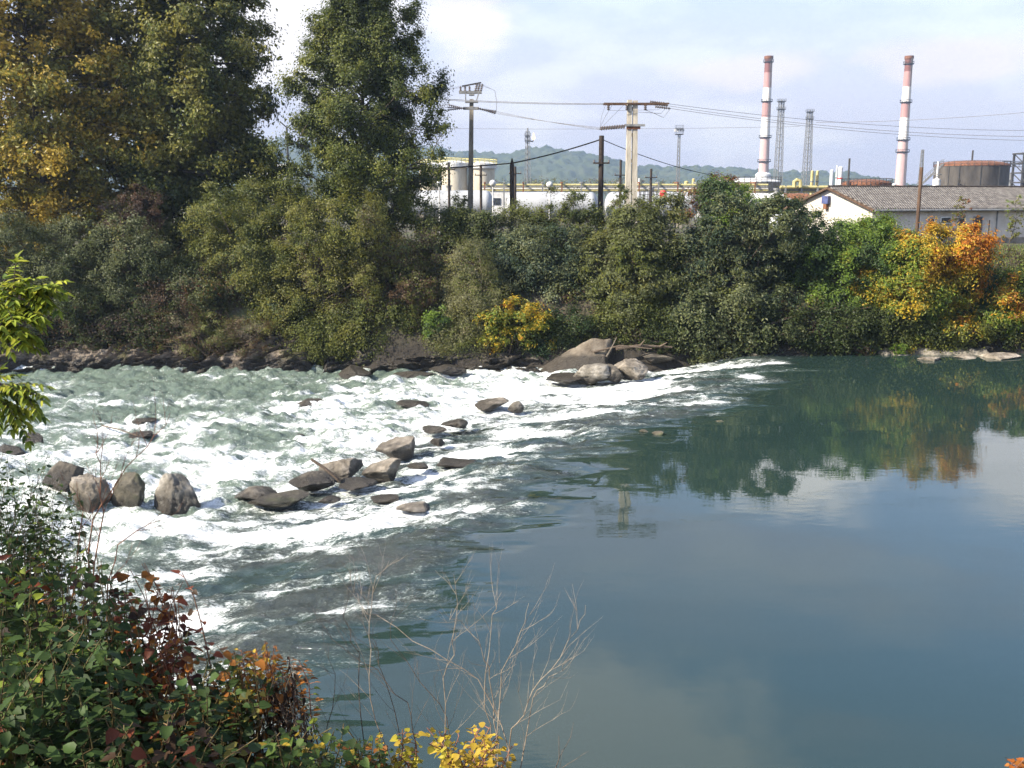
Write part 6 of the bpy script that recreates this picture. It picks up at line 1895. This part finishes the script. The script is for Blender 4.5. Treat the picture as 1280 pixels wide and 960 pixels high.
bare_shrub('tall thin reddish twigs rising out of the thicket in front of the boulders', [
    [(105, 760, 0), (118, 650, 0), (150, 598, 0), (183, 560, 0), (214, 515, 0)],
    [(110, 740, 0), (128, 640, .1), (122, 580, .1), (118, 545, .1)],
    [(130, 750, 0), (150, 680, 0), (205, 640, 0)],
    [(95, 760, .1), (100, 660, .1), (96, 600, .1)]], 5.6, (100, 1000), 'red_twig', 503, r=0.005, depth=2, name='dry_stems')
bare_shrub('single bare twig at the bottom edge right of the bare shrub', [[(690, 990, 0), (697, 925, 0)]], 4.6, (690, 1060), 'dark_twig', 504, r=0.004, depth=1, name='bare_twig')

# ash tree standing out of frame on the left, two of its leafy branches reach into the picture
def ash():
    R_ = random.Random(77); rng = np.random.default_rng(77)
    bx, by = -5.4, 5.6
    bz = gz(bx, by)
    root = thing('ash_tree', 'ash tree beyond the left edge whose yellow green branches hang into view', 'tree', (bx, by, bz))
    mb = MB()
    top = Vector((bx - 0.3, by + .2, bz + 8.6))
    mb.tube([(bx, by, bz - .3), (bx - .05, by, bz + 2.5), (bx - .2, by + .1, bz + 5.5), top], [0.17, 0.14, 0.10, 0.03], 10)
    lb, ld, ln_, ls, lc = [], [], [], [], []
    def compound(p, d, L, pal, dr):
        d = Vector(d).normalized()
        pts = [p]
        for i in range(6):
            d = (d + Vector((0, 0, -dr))).normalized(); pts.append(pts[-1] + d * L / 6)
        mb.tube(pts, [0.003] * 6 + [0.0015], 3, cap=False)
        sd = d.cross(Vector((0, 0, 1)))
        sd = sd.normalized() if sd.length > 1e-3 else Vector((1, 0, 0))
        for i in range(1, 7):
            for s_ in (-1, 1):
                o = (sd * s_ + d * 0.55 + Vector((0, 0, -0.12 - dr + R_.gauss(0, .22))))
                lb.append(pts[i][:]); ld.append(o[:]); ln_.append((R_.gauss(0, .35), R_.gauss(-.2, .35), 1)); ls.append(R_.uniform(0.040, 0.066)); lc.append(R_.choices([p_[0] for p_ in pal], weights=[p_[1] for p_ in pal])[0])
        lb.append(pts[-1][:]); ld.append(d[:]); ln_.append((0, -.2, 1)); ls.append(0.06); lc.append(pal[0][0])
    def branch(pts, r, pal, dr, n_):
        mb.tube(pts, list(np.linspace(r, 0.005, len(pts))), 6, cap=False)
        for k in range(n_):
            t = 0.35 + 0.65 * (k + R_.random()) / n_
            f_ = t * (len(pts) - 1); i = min(len(pts) - 2, int(f_))
            p = Vector(pts[i]).lerp(Vector(pts[i + 1]), f_ - i)
            d = (Vector(pts[i + 1]) - Vector(pts[i])).normalized() + Vector((R_.gauss(0, .5), R_.gauss(0, .5), R_.gauss(0.05, .45)))
            compound(p, d, R_.uniform(0.12, 0.22), pal, dr)
    Yb = 5.4
    lime = [((0.24, 0.29, 0.035), 1.6), ((0.34, 0.35, 0.04), 1), (G3, 0.8)]
    grn = [(G2, 1), (G3, 2), (G4, 1)]
    t1 = Vector((bx - .1, by, bz + 3.4)); t2 = Vector((bx - .1, by, bz + 2.9))
    branch([t1, P(-190, 400, Yb), P(-70, 392, Yb), P(-10, 385, Yb), P(28, 385, Yb)], 0.03, lime, 0.07, 46)
    branch([P(-70, 392, Yb), P(-20, 365, Yb), P(20, 360, Yb), P(48, 362, Yb)], 0.012, lime, 0.05, 30)
    branch([P(-70, 392, Yb), P(-30, 405, Yb), P(0, 405, Yb), P(22, 412, Yb)], 0.012, lime, 0.09, 22)
    branch([t2, P(-200, 500, Yb), P(-70, 480, Yb), P(-10, 478, Yb), P(25, 486, Yb)], 0.03, lime, 0.10, 28)
    branch([P(-70, 480, Yb), P(-30, 492, Yb), P(0, 500, Yb), P(14, 512, Yb)], 0.012, lime, 0.12, 14)
    # the rest of the crown, outside the picture
    for k in range(16):
        z = R_.uniform(6.9, 8.4); a = R_.uniform(0, 6.283); L = R_.uniform(1.0, 2.3) * (1.15 - (z / 8.6) * 0.5)
        p0 = Vector((bx - .12, by, bz + z)); e = p0 + Vector((math.cos(a) * L, math.sin(a) * L, L * 0.35))
        lim = (e.y / F) * (-40) if False else None
        # keep the crown left of the camera's view
        if e.y > 0.3 and e.x > -0.56 * e.y - 0.5:
            e.x = -0.56 * e.y - 0.6
        branch([p0, p0.lerp(e, .5) + Vector((0, 0, .1)), e], 0.02, grn if R_.random() < .6 else lime, 0.15, 20)
    # dense low boughs that shade the near bank, all left of the camera's view
    for k in range(20):
        e = Vector((R_.uniform(-6.4, -3.9), R_.uniform(2.3, 4.9), R_.uniform(8.7, 10.4)))
        if e.x > -0.56 * e.y - 1.0:
            e.x = -0.56 * e.y - 1.1
        p0 = Vector((bx - .1, by, bz + R_.uniform(2.6, 5.0)))
        branch([p0, p0.lerp(e, .5) + Vector((0, 0, .15)), e, e + Vector((R_.uniform(-.5, .5), R_.uniform(-.4, .4), -.1))], 0.02, grn, 0.15, 26)
    mb.build('trunk', M['bark'], root, True)
    cols = np.array(lc) * (1 + 0.18 * rng.normal(size=(len(lc), 1)))
    broad_leaves('crown', np.array(lb), np.array(ld), np.array(ln_), np.array(ls), np.clip(cols, .005, .9), root, rng, 0.2, curl=0.1)
ash()

# ------------------------------------------------------------------ put the origin of each one-mesh thing at its own base
for o in list(COL.objects):
    if o.type == 'MESH' and o.parent is None and o.get('kind') == 'thing' and o.location.length < 1e-6 and not o.children:
        co = np.empty(len(o.data.vertices) * 3, dtype=np.float32); o.data.vertices.foreach_get('co', co); co = co.reshape(-1, 3)
        c = Vector((float(co[:, 0].mean()), float(co[:, 1].mean()), float(co[:, 2].min())))
        o.data.transform(Matrix.Translation(-c)); o.location = c
